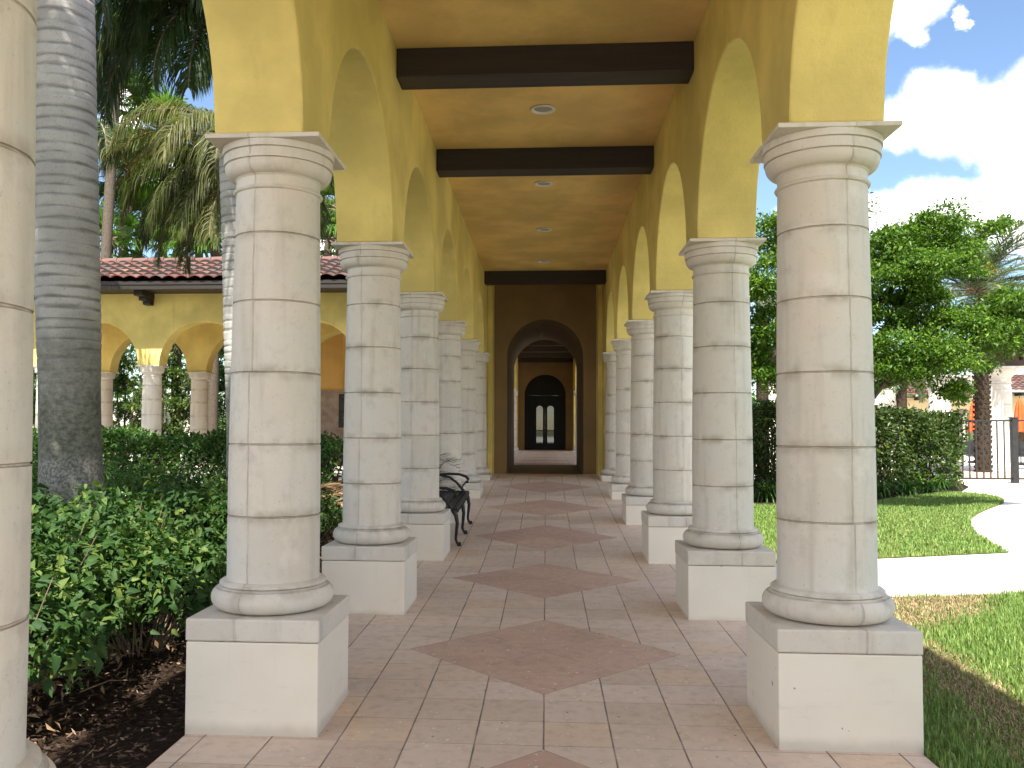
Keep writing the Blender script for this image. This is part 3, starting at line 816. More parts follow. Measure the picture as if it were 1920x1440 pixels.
fy = lambda u, v, z: (v, u, z)        # walls along y
fx = lambda u, v, z: (u, v, z)        # walls along x
WL, WR = (-1.684, -1.225), (1.182, 1.634)
ZSP, ZCE = 2.9815, 4.60
root = thing('covered_walkway', 'long yellow arcaded walkway roof and walls carried on the stone columns, seen from inside', 'walkway', (0, 4.5, 0))
cen = [YC0+BAY*i for i in range(-3, 6)]
for v0, v1 in (WL, WR):
    b = MB(); arcade(b, cen, .27, ZSP, 4.88, v0, v1, cen[0]-.27, 17.82, fy)
    b.build('wall', M['yellow'], root, True, bevel=.014, seg=3, merge=1e-4)
for v0, v1, s in ((WL[0], WL[1], -1), (WR[0], WR[1], 1)):
    b = MB(); b.box(v0, v1, 17.8225, 18.998, floor_z(18), 4.88)
    b.build('end_pier', M['yellow'], root, True)
    xa, xb = (WL[1]+.0, -1.125) if s < 0 else (1.085, WR[0])
    b = MB(); b.box(xa+(.002 if s < 0 else 0), xb-(.002 if s > 0 else 0), 18.30, 18.997, floor_z(18.4)-.05, 4.598)
    b.build('corner_pilaster', M['yellow'], root, True, bevel=.01)
b = MB(); b.box(WL[1]+.001, WR[0]-.001, -3.4, 18.997, ZCE, ZCE+.1)
b.build('ceiling', M['ceiling'], root, True)
for yb in (6.97, 9.575, 17.20):
    b = MB(); b.box(WL[1]+.0015, WR[0]-.0015, yb, yb+.275, 4.356, 4.598)
    b.build('ceiling_beam', M['beam'], root, True, bevel=.008)
for s, ve in ((-1, -2.40), (1, 2.36)):
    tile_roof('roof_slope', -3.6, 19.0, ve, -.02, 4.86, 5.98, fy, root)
b = MB()
for s in (-1, 1):
    xo = -.02+s*2.36; xi = WL[0] if s < 0 else WR[1]
    b.box(min(xo, xi-s*-.001), max(xo, xi), -3.6, 19.0, 4.78, 4.81)
b.build('eave_board', M['fascia'], root, True)

# recessed lights
def downlight(y, lab):
    t = thing('ceiling_light', lab, 'ceiling light', (-.03, y, ZCE), 'recessed lights along the walkway ceiling')
    b = MB(); b.lathe([(.085, -.001), (.118, -.004), (.122, -.010), (.118, -.016), (.100, -.016), (.088, -.006), (.085, -.001)], 40, cap=False)
    b.build('trim_ring', M['trim'], t, smooth=True)
    b = MB(); b.lathe([(.0001, -.0035), (.087, -.0035), (.087, -.002), (.0001, -.002)], 40, cap=False)
    b.build('lens', M['lens'], t, smooth=True)
for k, lab in enumerate(['round white recessed light overhead, nearest of the row and out of view',
                         'round white recessed ceiling light just past the nearest dark beam',
                         'round white recessed ceiling light just past the second dark beam',
                         'small recessed ceiling light midway along the ceiling, third from the nearest beam',
                         'smallest recessed ceiling light, just before the far dark beam']):
    if k: downlight(5.8+2.6*k, lab)

# ------------------------------------------------------------------ passage building (dark arched end wall and tunnel)
root = thing('passage_building', 'dark brown end wall with a deep round-arched passage closing the walkway', 'building', (-.02, 19, .5))
def arch_wall(mb, x0, x1, zt, y0, y1, cx, r, zsp, zb, n=40):
    """wall between y0..y1 with one round-headed opening"""
    pts = [(cx-r, zb)]+[(cx-r*math.cos(PI*k/n), zsp+r*math.sin(PI*k/n)) for k in range(n+1)]+[(cx+r, zb)]
    vs = []; fs = []
    for x, z in pts:
        vs += [(x, y0, z), (x, y1, z)]
    for i in range(len(pts)-1): fs.append((2*i, 2*i+1, 2*i+3, 2*i+2))
    mb.add(vs, fs)
    for y in (y0, y1):
        q = [(x0, y, zb), (x0, y, zsp), (x0, y, zt), (x1, y, zt), (x1, y, zsp), (x1, y, zb)]
        vs = q[:]; k0 = 6
        vs += [(x, y, z) for x, z in pts]
        f = [(0, 6, 7, 1), (1, k0+1, 2)]
        L = len(pts)
        h = 1+n//2
        for i in range(1, h): f.append((2, k0+i, k0+i+1))
        f.append((2, k0+h, 3))
        for i in range(h, L-2): f.append((3, k0+i, k0+i+1))
        f.append((3, k0+L-2, 4)); f.append((4, k0+L-2, k0+L-1, 5))
        mb.add(vs, f)
b = MB(); arch_wall(b, -1.75, 1.735, 6.2, 19.0, 23.46, -.020, .832, 3.02, .2)
b.box(-1.75, -1.7499, 19.0, 23.46, .2, 6.2); b.box(1.7349, 1.735, 19.0, 23.46, .2, 6.2)
b.add([(-1.75, 19, 6.2), (1.735, 19, 6.2), (1.735, 23.46, 6.2), (-1.75, 23.46, 6.2)], [(0, 1, 2, 3)])
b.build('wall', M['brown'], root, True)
for ve, sg in ((18.4, 1), (24.06, -1)):
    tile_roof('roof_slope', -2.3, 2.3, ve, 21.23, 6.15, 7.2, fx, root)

# ------------------------------------------------------------------ second walkway
root = thing('covered_walkway', 'dim yellow arcaded walkway seen small through the arched passage', 'walkway', (0, 31, .5))
cen2 = [YC0+BAY*i for i in range(8, 13)]
for v0, v1 in (WL, WR):
    b = MB(); arcade(b, cen2, .27, ZSP, 4.88, v0, v1, 23.464, 38.47, fy)
    b.build('wall', M['yellow'], root, True, merge=1e-4)
    b = MB(); b.box(v0, v1, 37.2, 38.47, .4, ZSP-.001); b.build('end_pier', M['yellow'], root, True)
b = MB(); b.box(WL[1]+.001, WR[0]-.001, 23.464, 38.47, ZCE, ZCE+.1); b.build('ceiling', M['ceiling'], root, True)
for yb in (25.2, 27.8, 30.4, 33.0, 35.6, 38.15):
    b = MB(); b.box(WL[1]+.0015, WR[0]-.0015, yb, yb+.275, 4.356, 4.598); b.build('ceiling_beam', M['beam'], root, True)
for ve in (-2.66, 2.62):
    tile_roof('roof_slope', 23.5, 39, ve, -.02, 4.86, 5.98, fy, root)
b = MB(); arch_wall(b, -1.75, 1.735, 4.9, 38.475, 38.9, -.038, .905, 2.92, .3)
b.build('door_wall', M['brown'], root, True)
b = MB(); b.box(-1.2, 1.16, 38.9, 39.6, .3, .499); b.build('threshold', M['deck'], root, True)

# double door in the far wall
root = thing('double_door', 'black arched double door with glass panes at the very end of the view', 'door', (-.038, 38.66, .5))
cx = -.038
def pane_path(xa, xb, za, zb, n=10):
    return xa, xb, za, zb
fr = MB()
# fixed arched frame: two jambs, transom and an arched head panel with its own thickness
fr.box(cx-.94, cx-.60, 38.62, 38.68, .501, 2.9); fr.box(cx+.60, cx+.94, 38.62, 38.68, .501, 2.9)
n = 30
hp = [(cx-.94*math.cos(PI*k/n), 2.902+.94*math.sin(PI*k/n)) for k in range(n+1)]
L = len(hp)
fr.add([(x, 38.62, z) for x, z in hp]+[(x, 38.68, z) for x, z in hp], [tuple(range(L)), tuple(range(2*L-1, L-1, -1))]+[(i, (i+1) % L, L+(i+1) % L, L+i) for i in range(L)])
fr.build('frame', M['black_door'], root, True)
for sg in (-1, 1):
    xa, xb = (cx-.599, cx-.0005) if sg < 0 else (cx+.0005, cx+.599)
    lf = MB()
    gx0, gx1 = (xa+.215, xb-.095) if sg < 0 else (xa+.095, xb-.215)
    lf.box(xa, gx0, 38.60, 38.66, .506, 2.898); lf.box(gx1, xb, 38.60, 38.66, .506, 2.898)
    lf.box(gx0, gx1, 38.60, 38.66, .506, .78); lf.box(gx0, gx1, 38.60, 38.66, 2.45, 2.898); lf.box(gx0, gx1, 38.605, 38.655, 1.33, 1.37)
    mid = (gx0+gx1)/2; rr = (gx1-gx0)/2
    for s2 in (-1, 1):
        ap = [(mid+s2*rr, 2.45)]+[(mid+s2*rr*math.cos(a), 2.45-rr+rr*math.sin(a)) for a in np.linspace(0, PI/2, 9)]
        m0 = len(ap)
        lf.add([(x, 38.60, z) for x, z in ap]+[(x, 38.66, z) for x, z in ap], [tuple(range(m0)), tuple(range(2*m0-1, m0-1, -1))]+[(i, (i+1) % m0, m0+(i+1) % m0, m0+i) for i in range(m0)])
    lo_ = lf.build('door_leaf', M['black_door'], root, True)
    gp = MB(); gp.box(gx0, gx1, 38.628, 38.634, .78, 2.45)
    go = gp.build('pane', M['glass']); go.parent = lo_
    hb = MB(); hx = xb-.04 if sg < 0 else xa+.04
    hb.tube([(hx, 38.60, 1.45), (hx, 38.55, 1.46), (hx, 38.55, 1.64), (hx, 38.60, 1.65)], .012, 8)
    ho = hb.build('handle', M['iron']); ho.parent = lo_
# small ceiling lantern glimpsed above the door

# ------------------------------------------------------------------ left arcaded wing
root = thing('arcade_wing', 'yellow arcaded garden wing under a red clay tile roof behind the left row of columns', 'building', (-9.7, 20.9, .4))
cw = [-20.5, -17.8, -15.1, -12.4, -9.7, -7.0, -4.3]; cr = [c+.2 for c in cw]
b = MB(); arcade(b, cw, .27, ZSP, 4.82, 20.72, 21.18, -20.8, -1.76, fx); b.build('wall', M['yellow'], root, True, bevel=.014, seg=3, merge=1e-4)
b = MB(); arcade(b, cr, .27, ZSP, 4.82, 23.18, 23.64, -20.8, -1.76, fx); b.build('wall', M['yellow'], root, True, bevel=.014, merge=1e-4)
b = MB(); b.box(-20.8, -1.76, 21.181, 23.179, 4.6, 4.7); b.build('ceiling', M['ceiling'], root, True)
b = MB(); b.box(-20.9, -2.66, 19.80, 20.719, 4.735, 4.762); b.box(-20.9, -2.66, 23.641, 24.56, 4.735, 4.762); b.build('soffit', M['fascia'], root, True)
b = MB(); b.box(-20.9, -2.66, 19.735, 19.798, 4.69, 4.885); b.box(-20.9, -2.66, 24.562, 24.62, 4.70, 4.89); b.build('fascia', M['fascia'], root, True, bevel=.006)
b = MB(); b.box(-20.9, -2.66, 19.715, 19.733, 4.80, 4.885); b.build('gutter_lip', M['fascia'], root, True)
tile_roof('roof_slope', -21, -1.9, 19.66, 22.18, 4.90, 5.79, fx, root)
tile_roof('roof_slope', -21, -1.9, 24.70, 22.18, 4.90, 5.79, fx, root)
b = MB()
for k in range(46):
    xa = -20.9+k*.42
    b.tube([(xa, 22.18, 5.80+.012*math.sin(k*3.3)), (xa+.40, 22.18, 5.83+.012*math.sin(k*3.3))], [.115, .10], 10)
rd = b.build('ridge_cap', M['roof'], root, True, smooth=True)
b = MB(); b.box(-20.8, -1.9, 22.0, 22.36, 5.5, 5.74); b.build('ridge_board', M['fascia'], root, True)
for xc in (-9.68, -12.38, -15.08, -6.98, -4.28):
    b = MB()
    b.box(xc-.11, xc+.11, 20.05, 20.719, 4.60, 4.733)
    b.box(xc-.10, xc+.10, 20.30, 20.719, 4.52, 4.598)
    b.box(xc-.09, xc+.09, 20.50, 20.719, 4.44, 4.518)
    b.build('corbel', M['beam'], root, True, bevel=.012)
# columns of the wing
wl = {-4.3: 'front column of the left wing hidden behind the second left walkway column',
      -7.0: 'front column of the left wing hidden behind the nearest left walkway column',
      -9.7: 'slim pale column under the left wing, in front between the palm trunk and walkway column',
      -12.4: 'pale wing column peeking out left of the thick grey palm trunk'}
wr = {-4.1: 'rear wing column nearest the walkway, in shade', -6.8: 'rear wing column hidden behind the nearest left walkway column',
      -9.5: 'shaded pinkish rear wing column right of the slim front one', -12.2: 'shaded pinkish rear wing column just right of the thick palm trunk'}
proto = None
for cs, yy, lb, g_ in ((cw, 20.95, wl, 'columns along the front of the left wing'), (cr, 23.41, wr, 'columns along the rear of the left wing')):
    for c in cs:
        key = round(c, 1)
        if key not in lb: continue
        if proto is None:
            proto = thing('stone_column', lb[key], 'column', (c, yy, 0), g_); column_parts(proto, .44, -.35, 55.0, 36)
        else:
            dup(proto, (c, yy, 0), lb[key], g_)

# orange wall with plaque seen through the rear arch
root = thing('memorial_wall', 'orange wall above pink stone facing, seen through the wing arch by the second column', 'wall', (-5.8, 26.6, 0))
b = MB(); b.box(-8.9, -3.2, 26.6, 26.9, 2.56, 5.2); b.build('plaster', M['orange'], root, True)
b = MB(); b.box(-8.9, -3.2, 26.54, 26.9, -.1, 2.558); b.build('stone_facing', M['wallstone'], root, True)
b = MB(); b.box(-8.9, -3.2, 26.48, 26.62, 2.56, 2.62); b.build('ledge', M['wallstone'], root, True, bevel=.01)
b = MB(); arch_wall(b, -6.22, -4.6, 4.5, 26.40, 26.595, -5.4, .52, 3.2, 2.625, 20); b.build('arched_surround', M['orange'], root, True)
b = MB(); b.box(-8.9, -3.2, 24.75, 27.2, 4.96, 5.06); b.build('added_shade_slab', M['ceiling'], root, True)  # roof slab added to keep direct sun off the orange wall
pl = thing('wall_plaque', 'dark slate plaque with worn lettering on the pink stone wall', 'plaque', (-5.75, 26.5, 1.5))
b = MB(); b.box(-6.36, -5.1, 26.49, 26.538, 1.47, 2.50); b.build('slate_panel', M['plaque'], pl, True, bevel=.008)
b = MB(); b.box(-6.42, -5.04, 26.46, 26.538, 1.40, 1.468); b.build('sill', M['wallstone'], pl, True, bevel=.01)
b = MB()
for r_, (n_, o_) in enumerate([(2, .0), (6, .05), (8, .0), (7, .1), (8, .0), (5, .0), (7, .1)]):
    xx = -6.24+o_
    for k in range(n_):
        w_ = .05+.05*((k*7+r_*3) % 4)/3
        b.box(xx, xx+w_, 26.484, 26.4895, 2.38-r_*.125, 2.415-r_*.125); xx += w_+.035
b.build('lettering', M['letters'], pl, True)

# ------------------------------------------------------------------ bench
root = thing('iron_bench', 'black ornamental iron bench with curled arms standing between two left columns', 'bench', (-1.3, 11.1, .12))
FZ = .105
def frame(y, zf):
    fm_ = MB()
    s = 1.0
    # front leg with S curve and foot
    lg = MB()
    lg.tube([(-1.10, y, zf+.43), (-1.06, y, zf+.36), (-1.045, y, zf+.27), (-1.055, y, zf+.17), (-1.062, y, zf+.08), (-1.045, y, zf+.035), (-1.01, y, zf+.03)], [.028, .026, .022, .019, .017, .018, .014], 10)
    lg.tube([(-1.045, y, zf+.02), (-1.02, y, zf+.025), (-1.0, y, zf+.03)], [.022, .026, .02], 10)
    lg.build('leg', M['iron'], root, True, smooth=True)
    lg = MB(); lg.tube([(-1.56, y, zf+.46), (-1.60, y, zf+.3), (-1.61, y, zf+.15), (-1.66, y, zf+.01)], [.024, .02, .018, .022], 10)
    lg.build('leg', M['iron'], root, True, smooth=True)
def arm(y, zf):
    a = MB()
    a.tube([(-1.66, y, zf+.64), (-1.5, y, zf+.665), (-1.32, y, zf+.685), (-1.18, y, zf+.68), (-1.09, y, zf+.65), (-1.055, y, zf+.61), (-1.065, y, zf+.575), (-1.095, y, zf+.575)], [.017, .018, .018, .018, .019, .021, .023, .018], 10)
    a.tube([(-1.45, y, zf+.668), (-1.32, y, zf+.64), (-1.22, y, zf+.57), (-1.15, y, zf+.49), (-1.09, y, zf+.41)], [.014, .016, .017, .02, .024], 10)
    a.tube([(-1.085, y, zf+.575), (-1.13, y, zf+.53), (-1.135, y, zf+.50)], .011, 8)
    a.build('arm', M['iron'], root, True, smooth=True)
for y in (10.34, 11.16, 11.92):
    frame(y, floor_z(y))
for y in (10.34, 11.92): arm(y, floor_z(y))
sb = MB()
zsx = lambda y: floor_z(y)+.435
ya, yb = 10.32, 11.94
fr_pts = [(-1.06, ya), (-1.06, yb), (-1.58, yb), (-1.58, ya), (-1.06, ya)]
sb.tube([(x, y, zsx(y)) for x, y in fr_pts], .020, 8)
for k in range(1, 14):
    y = ya+(yb-ya)*k/14; sb.tube([(-1.06, y, zsx(y)), (-1.3, y, zsx(y)-.012), (-1.58, y, zsx(y))], .009, 6)
for k in range(1, 9):
    x = -1.06-.52*k/9
    sb.tube([(x, ya+(yb-ya)*q/8, zsx(ya+(yb-ya)*q/8)-.006+.012*(q % 2)) for q in range(9)], .008, 6)
# cast lattice plate with a dipped apron at the front edge
for k in range(28):
    y = ya+.03+(yb-ya-.06)*k/27
    sb.tube([(-1.052, y, zsx(y)), (-1.05, y, zsx(y)-.035-.02*abs(math.sin(k*.7))), (-1.06, y, zsx(y)-.05)], .008, 5)
sb.build('seat', M['iron'], root, True, smooth=True)
sp = MB(); sp.box(-1.57, -1.075, ya+.01, yb-.01, 0, .006)
for i, v in enumerate(sp.v): sp.v[i] = (v[0], v[1], v[2]+zsx(v[1])-.010)
sp.build('seat_plate', M['iron'], root, True)
bk = MB()
top = [(-1.66, ya+(yb-ya)*k/16, floor_z(11.1)+.80+.10*math.sin(PI*k/16)) for k in range(17)]
bk.tube(top, .017, 8)
bk.tube([(-1.585, ya, zsx(ya)+.05), (-1.585, yb, zsx(yb)+.05)], .013, 8)
for k in range(0, 17):
    p = top[k]; bk.tube([(-1.585, p[1], zsx(p[1])+.05), (-1.62, p[1]+.03*math.sin(k*2.1), (p[2]+zsx(p[1]))/2), p], .009, 6)
bk.build('backrest', M['iron'], root, True, smooth=True)

# ------------------------------------------------------------------ palms
def frond_geo(base, az, el, L, droop, nl, ll, hang, lw, rng, twist=0.0, spread=0.9):
    """pinnate frond: rachis points and leaflets; returns verts, faces(quads), v values, rachis"""
    ns = 14
    p = np.array(base, float); e = el; pts = [p.copy()]; dirs = []
    for k in range(ns):
        d = np.array([math.cos(az)*math.cos(e), math.sin(az)*math.cos(e), math.sin(e)])
        p = p+d*L/ns; pts.append(p.copy()); dirs.append(d); e -= droop/ns*(0.5+1.1*k/ns)
        az += twist/ns
    pts = np.array(pts); dirs.append(dirs[-1]); dirs = np.array(dirs)
    t = np.linspace(.14, .995, nl); fi = t*ns; i0 = np.minimum(fi.astype(int), ns-1); fr_ = (fi-i0)[:, None]
    P = pts[i0]*(1-fr_)+pts[i0+1]*fr_; T = unit(dirs[i0])
    side = unit(np.cross(T, np.array([0, 0, 1.0])+T*1e-3)); up = np.cross(side, T)
    V = []; 
    env = np.clip(np.sin(PI*np.clip(t*.86+.12, 0, 1))**.6, .15, 1)
    allV = []; allv = []
    for sg in (-1, 1):
        n = nl
        j = rng.normal(0, .14, (n, 3))
        D = unit(side*sg*spread+T*(.55+.5*t[:, None])+up*(.25+.12*rng.normal(size=(n, 1)))+j)
        l = (ll*env*rng.uniform(.8, 1.12, n))[:, None]
        D2 = unit(D+np.array([0, 0, -1.0])*hang*rng.uniform(.6, 1.3, (n, 1)))
        D3 = unit(D2+np.array([0, 0, -1.0])*hang*1.2*rng.uniform(.6, 1.4, (n, 1)))
        wv = unit(np.cross(D, up+rng.normal(0, .3, (n, 3))))*lw*.5
        a = P; b = P+D*l*.33; c = b+D2*l*.36; d = c+D3*l*.36
        q = np.stack([a-wv*.6, a+wv*.6, b-wv, b+wv, c-wv*.7, c+wv*.7, d-wv*.06, d+wv*.06], 1)
        allV.append(q.reshape(-1, 3)); allv.append(np.repeat(rng.uniform(0, 1, n), 8))
    Vv = np.concatenate(allV); vv = np.concatenate(allv)
    i = np.arange(2*nl)[:, None]*8
    F = np.concatenate([i+np.array([[0, 1, 3, 2]]), i+np.array([[2, 3, 5, 4]]), i+np.array([[4, 5, 7, 6]])], 0)
    return Vv, F, vv, pts

def pinnate_crown(name, mat, parent, center, fronds, lw=.03, stem_mat=None, seed=1):
    rng = np.random.default_rng(seed); Vs = []; Fs = []; vs = []; n = 0
    st = MB()
    for f in fronds:
        V, F, v, pts = frond_geo(center, f['az'], f['el'], f['L'], f['droop'], f.get('nl', 90), f.get('ll', .7), f.get('hang', .8), lw, rng, f.get('twist', 0))
        if 'tone' in f: v = np.clip(v*.5+f['tone'], 0, 1)
        Vs.append(V); Fs.append(F+n); vs.append(v); n += len(V)
        st.tube([tuple(p) for p in pts], list(np.linspace(.035, .006, len(pts))), 6)
    o = np_mesh(name, np.concatenate(Vs), np.concatenate(Fs), mat, parent, True, {'v': np.concatenate(vs)})
    st.build('frond_stems', stem_mat or M['twig'], parent, True, smooth=True)
    return o

def fan_crown(name, mat, parent, center, n, R, leafR, seed=3, lo=-.6, hi=1.3, nb=26):
    rng = np.random.default_rng(seed); Vs = []; vs = []
    st = MB()
    for k in range(n):
        az = rng.uniform(0, 2*PI); el = rng.uniform(lo, hi)
        d = np.array([math.cos(az)*math.cos(el), math.sin(az)*math.cos(el), math.sin(el)])
        c = np.array(center)+d*R*rng.uniform(.7, 1.1)-np.array([0, 0, .12*R*(1-el)])
        st.tube([center, tuple((np.array(center)+c)/2+np.array([0, 0, .08])), tuple(c)], [.03, .02, .014], 5)
        s = unit(np.cross(d, [0, 0, 1.0])+1e-6); u = np.cross(s, d)
        tone = rng.uniform(0, .5)
        lr = leafR*rng.uniform(.8, 1.15)
        for j in range(nb):
            th = -2.1+4.2*j/(nb-1)+rng.normal(0, .04)
            D = unit(d*math.cos(th)+s*math.sin(th)+u*.18)
            l = lr*(.75+.25*math.cos(th))*rng.uniform(.85, 1.1); wv = unit(np.cross(D, u+rng.normal(0, .25, 3)))*.022*lr/.6
            a = c; b = c+D*l*.5; e = b+unit(D+np.array([0, 0, -.45]))*l*.3; f = e+unit(D+np.array([0, 0, -1.5]))*l*.28
            Vs.append(np.array([a-wv*.5, a+wv*.5, b-wv, b+wv, e-wv*.7, e+wv*.7, f-wv*.05, f+wv*.05])); vs += [tone+rng.uniform(0, .5)]*8
    V = np.concatenate(Vs); m_ = len(Vs); i = np.arange(m_)[:, None]*8
    F = np.concatenate([i+np.array([[0, 1, 3, 2]]), i+np.array([[2, 3, 5, 4]]), i+np.array([[4, 5, 7, 6]])], 0)
    o = np_mesh(name, V, F, mat, parent, True, {'v': np.array(vs)})
    st.build('frond_stems', M['twig'], parent, True)
    return o

def trunk(parent, x, y, prof, mat, lean=(0, 0), n=28, bumps=0.0, z0=0):
    b = MB(); pr = []
    vs = []; fs = []
    for k, (r, z) in enumerate(prof):
        for j in range(n):
            a = 2*PI*j/n
            rr = r*(1+bumps*math.sin(a*3+z*2.1)+bumps*.6*math.sin(a*5-z*3.3))
            vs.append((x+lean[0]*z+rr*math.cos(a), y+lean[1]*z+rr*math.sin(a), z))
    for k in range(len(prof)-1):
        for j in range(n):
            a_ = k*n+j; b_ = k*n+(j+1) % n; fs.append((a_, b_, b_+n, a_+n))
    b.add(vs, fs)
    return b.build('trunk', mat, parent, True, smooth=True)

# big grey royal palm
t = thing('royal_palm', 'thick grey ringed palm trunk rising out of the shrubs at the left', 'palm tree', (-4.42, 8.0, 0))
def royal_trunk(parent, x, y, top, rscale, lean, seed, n=56):
    r_ = np.random.default_rng(seed)
    zr = [1.72]; 
    while zr[-1] < top: zr.append(zr[-1]+r_.uniform(.078, .128))
    zr = np.array(zr)
    z = np.arange(-.1, top, .0125); a = 2*PI*np.arange(n)/n
    Z, A = np.meshgrid(z, a, indexing='ij')
    tx_, ty_ = r_.normal(0, .007, len(zr)), r_.normal(0, .007, len(zr))
    # each leaf scar is a slightly tilted ring
    k = np.clip(np.searchsorted(zr, Z)-1, 0, len(zr)-2)
    wav = .004*np.sin(3*A+k*2.3)+.003*np.sin(7*A+k*4.1)
    zt = Z+tx_[k]*np.cos(A)+ty_[k]*np.sin(A)+wav
    u = np.clip((zt-zr[k])/(zr[k+1]-zr[k]), 0, 1)
    gap = zr[k+1]-zr[k]
    d = np.minimum(u, 1-u)*gap
    ring = np.exp(-(d/.0115)**2)*np.clip((Z-1.6)/.9, .2, 1)*(.7+.3*np.sin(A*2+k*1.7)**2)
    base = np.interp(Z, [-.1, .3, .75, 1.15, 1.45, 1.9, 2.3, 3.0, 4.0, 5.2, 7, 8.6], [.37, .335, .295, .278, .272, .272, .283, .288, .292, .298, .27, .22])
    rr = (base+.007*(u-.5)*np.clip((Z-1.6)/1.0, 0, 1)-.006*ring+.003*np.sin(3*A+Z*2.1)+.002*np.sin(5*A-Z*3.3))*rscale
    V = np.stack([x+lean*Z+rr*np.cos(A), y+rr*np.sin(A), Z], -1).reshape(-1, 3)
    m_ = len(z); i = (np.arange(m_-1)[:, None]*n+np.arange(n)[None, :]); j = (np.arange(m_-1)[:, None]*n+(np.arange(n)[None, :]+1) % n)
    F = np.stack([i, j, j+n, i+n], -1).reshape(-1, 4)
    return np_mesh('trunk', V, F, M['royal'], parent, True, {'ring': ring.ravel()}, smooth=True)
royal_trunk(t, -4.42, 8.0, 8.8, 1.0, -.046, 3)
rng = np.random.default_rng(5)
fr_ = [dict(az=2*PI*k/13+.3, el=rng.uniform(.1, 1.1), L=3.3, droop=rng.uniform(1.2, 2.2), nl=90, ll=.75, hang=.9) for k in range(13)]
pinnate_crown('crown', M['frond'], t, (-4.82, 8.0, 8.8), fr_, .030, seed=4)

# second royal palm behind the first left column
t = thing('royal_palm', 'slim grey palm half hidden behind the large left column, dark fronds hanging at the top', 'palm tree', (-3.83, 11.0, 0))
royal_trunk(t, -3.81, 11.0, 7.2, .82, -.036, 5, 40)
cx2, cz2 = -4.20, 7.15
fr_ = []
rng = np.random.default_rng(8)
for k, (a, el, L, dr) in enumerate([(203, .75, 3.0, 3.0), (180, .4, 3.1, 2.6), (215, .3, 3.0, 2.4), (230, .6, 2.9, 2.7), (250, .25, 2.8, 2.2), (160, .2, 3.0, 2.1), (265, .6, 2.8, 2.8),
                                    (285, .4, 2.8, 2.4), (300, .7, 2.8, 2.8), (330, .5, 2.8, 2.6), (0, .6, 2.8, 2.4), (40, .8, 2.8, 2.2), (80, .9, 2.8, 2.2), (120, .7, 2.9, 2.4), (190, -.1, 2.5, 1.7), (225, -.2, 2.4, 1.5), (255, -.45, 2.3, 1.2), (172, -.05, 2.4, 1.6), (196, .45, 2.2, 3.2), (270, -.6, 2.1, 1.0), (240, .1, 2.2, 2.6)]):
    fr_.append(dict(az=math.radians(a), el=el, L=L, droop=dr, nl=170, ll=.78, hang=1.2, tone=(.0 if k % 3 else .4)))
pinnate_crown('crown', M['frond'], t, (cx2, 11.0, cz2), fr_, .019, seed=9)

# palms of the same bed standing nearer the camera, left of the frame: they shade the trunk and shrubs
for qx, qy, qz, sd_, lab in ((-5.0, 3.5, 8.3, 61, 'royal palm left of the frame, abreast of the cut-off column'), (-7.2, 5.2, 8.0, 63, 'royal palm left of the frame, in the bed beyond the thick trunk')):
    t = thing('royal_palm', lab, 'palm tree', (qx, qy, 0))
    royal_trunk(t, qx, qy, qz, .9, .0, sd_, 24)
    rng = np.random.default_rng(sd_)
    fr_ = [dict(az=2*PI*k/22+rng.uniform(-.1, .1), el=rng.uniform(-.1, 1.2), L=rng.uniform(2.8, 3.4), droop=rng.uniform(1.2, 2.4), nl=130, ll=.75, hang=.9) for k in range(22)]
    pinnate_crown('crown', M['frond'], t, (qx, qy, qz), fr_, .036, seed=sd_)

# arching golden palm between wing and columns
t = thing('feather_palm', 'arching feather palm with straw-gold hanging leaflets behind the large left column', 'palm tree', (-5.4, 15.6, 0))
trunk(t, -5.4, 15.6, [(.2, -.1), (.16, 1), (.14, 4), (.13, 6.5)], M['bark'], n=16)
fr_ = []
for k, (a, el, L, dr, tone) in enumerate([(186, .50, 3.1, 1.7, .55), (176, .40, 3.0, 1.6, .5), (196, .1, 3.0, 1.8, .1), (180, -.1, 2.9, 1.6, .0), (205, .75, 3.0, 2.3, .4), (165, .15, 2.7, 1.8, .15), (190, -.45, 2.8, 1.2, .0), (215, -.2, 2.6, 1.5, .1),
                                          (172, -.6, 2.6, 1.1, .2), (350, .4, 2.8, 2.0, .1), (10, .0, 2.6, 1.7, .0), (335, -.3, 2.5, 1.4, .1), (320, .6, 2.6, 2.2, .2), (300, .2, 2.5, 1.9, .2), (245, .5, 2.6, 2.2, .35), (270, .3, 2.5, 2.2, .3), (60, .8, 2.6, 1.8, .2), (110, .7, 2.6, 1.8, .2), (235, -.4, 2.4, 1.3, .3), (255, -.6, 2.3, 1.0, .3)]):
    fr_.append(dict(az=math.radians(a), el=el, L=L, droop=dr, nl=190, ll=.82, hang=1.25, tone=tone))
pinnate_crown('crown', M['frond_gold'], t, (-5.4, 15.6, 6.55), fr_, .019, seed=12)
# dark feather palm lower behind
t = thing('feather_palm', 'dark drooping feather palm above the middle of the red roof', 'palm tree', (-9.3, 16.8, 0))
trunk(t, -9.3, 16.8, [(.2, -.1), (.15, 1), (.12, 7.0)], M['bark'], n=16)
fr_ = [dict(az=math.radians(a), el=el, L=L, droop=dr, nl=150, ll=.8, hang=1.1) for a, el, L, dr in [(180, .7, 3.0, 2.3), (190, .35, 3.1, 1.9), (170, .1, 2.9, 1.6), (200, .0, 2.8, 1.5), (215, .6, 2.8, 2.2), (150, .8, 2.8, 2.2), (230, .25, 2.6, 1.9), (250, .6, 2.6, 2.2), (280, .4, 2.5, 2.1), (310, .5, 2.6, 2.2), (345, .3, 2.6, 1.9), (10, .6, 2.6, 2.0), (185, -.3, 2.6, 1.1)]]
pinnate_crown('crown', M['frond'], t, (-9.3, 16.8, 7.0), fr_, .022, seed=15)
t['label'] = 'dark drooping feather palm whose stem hides behind the thick grey trunk'
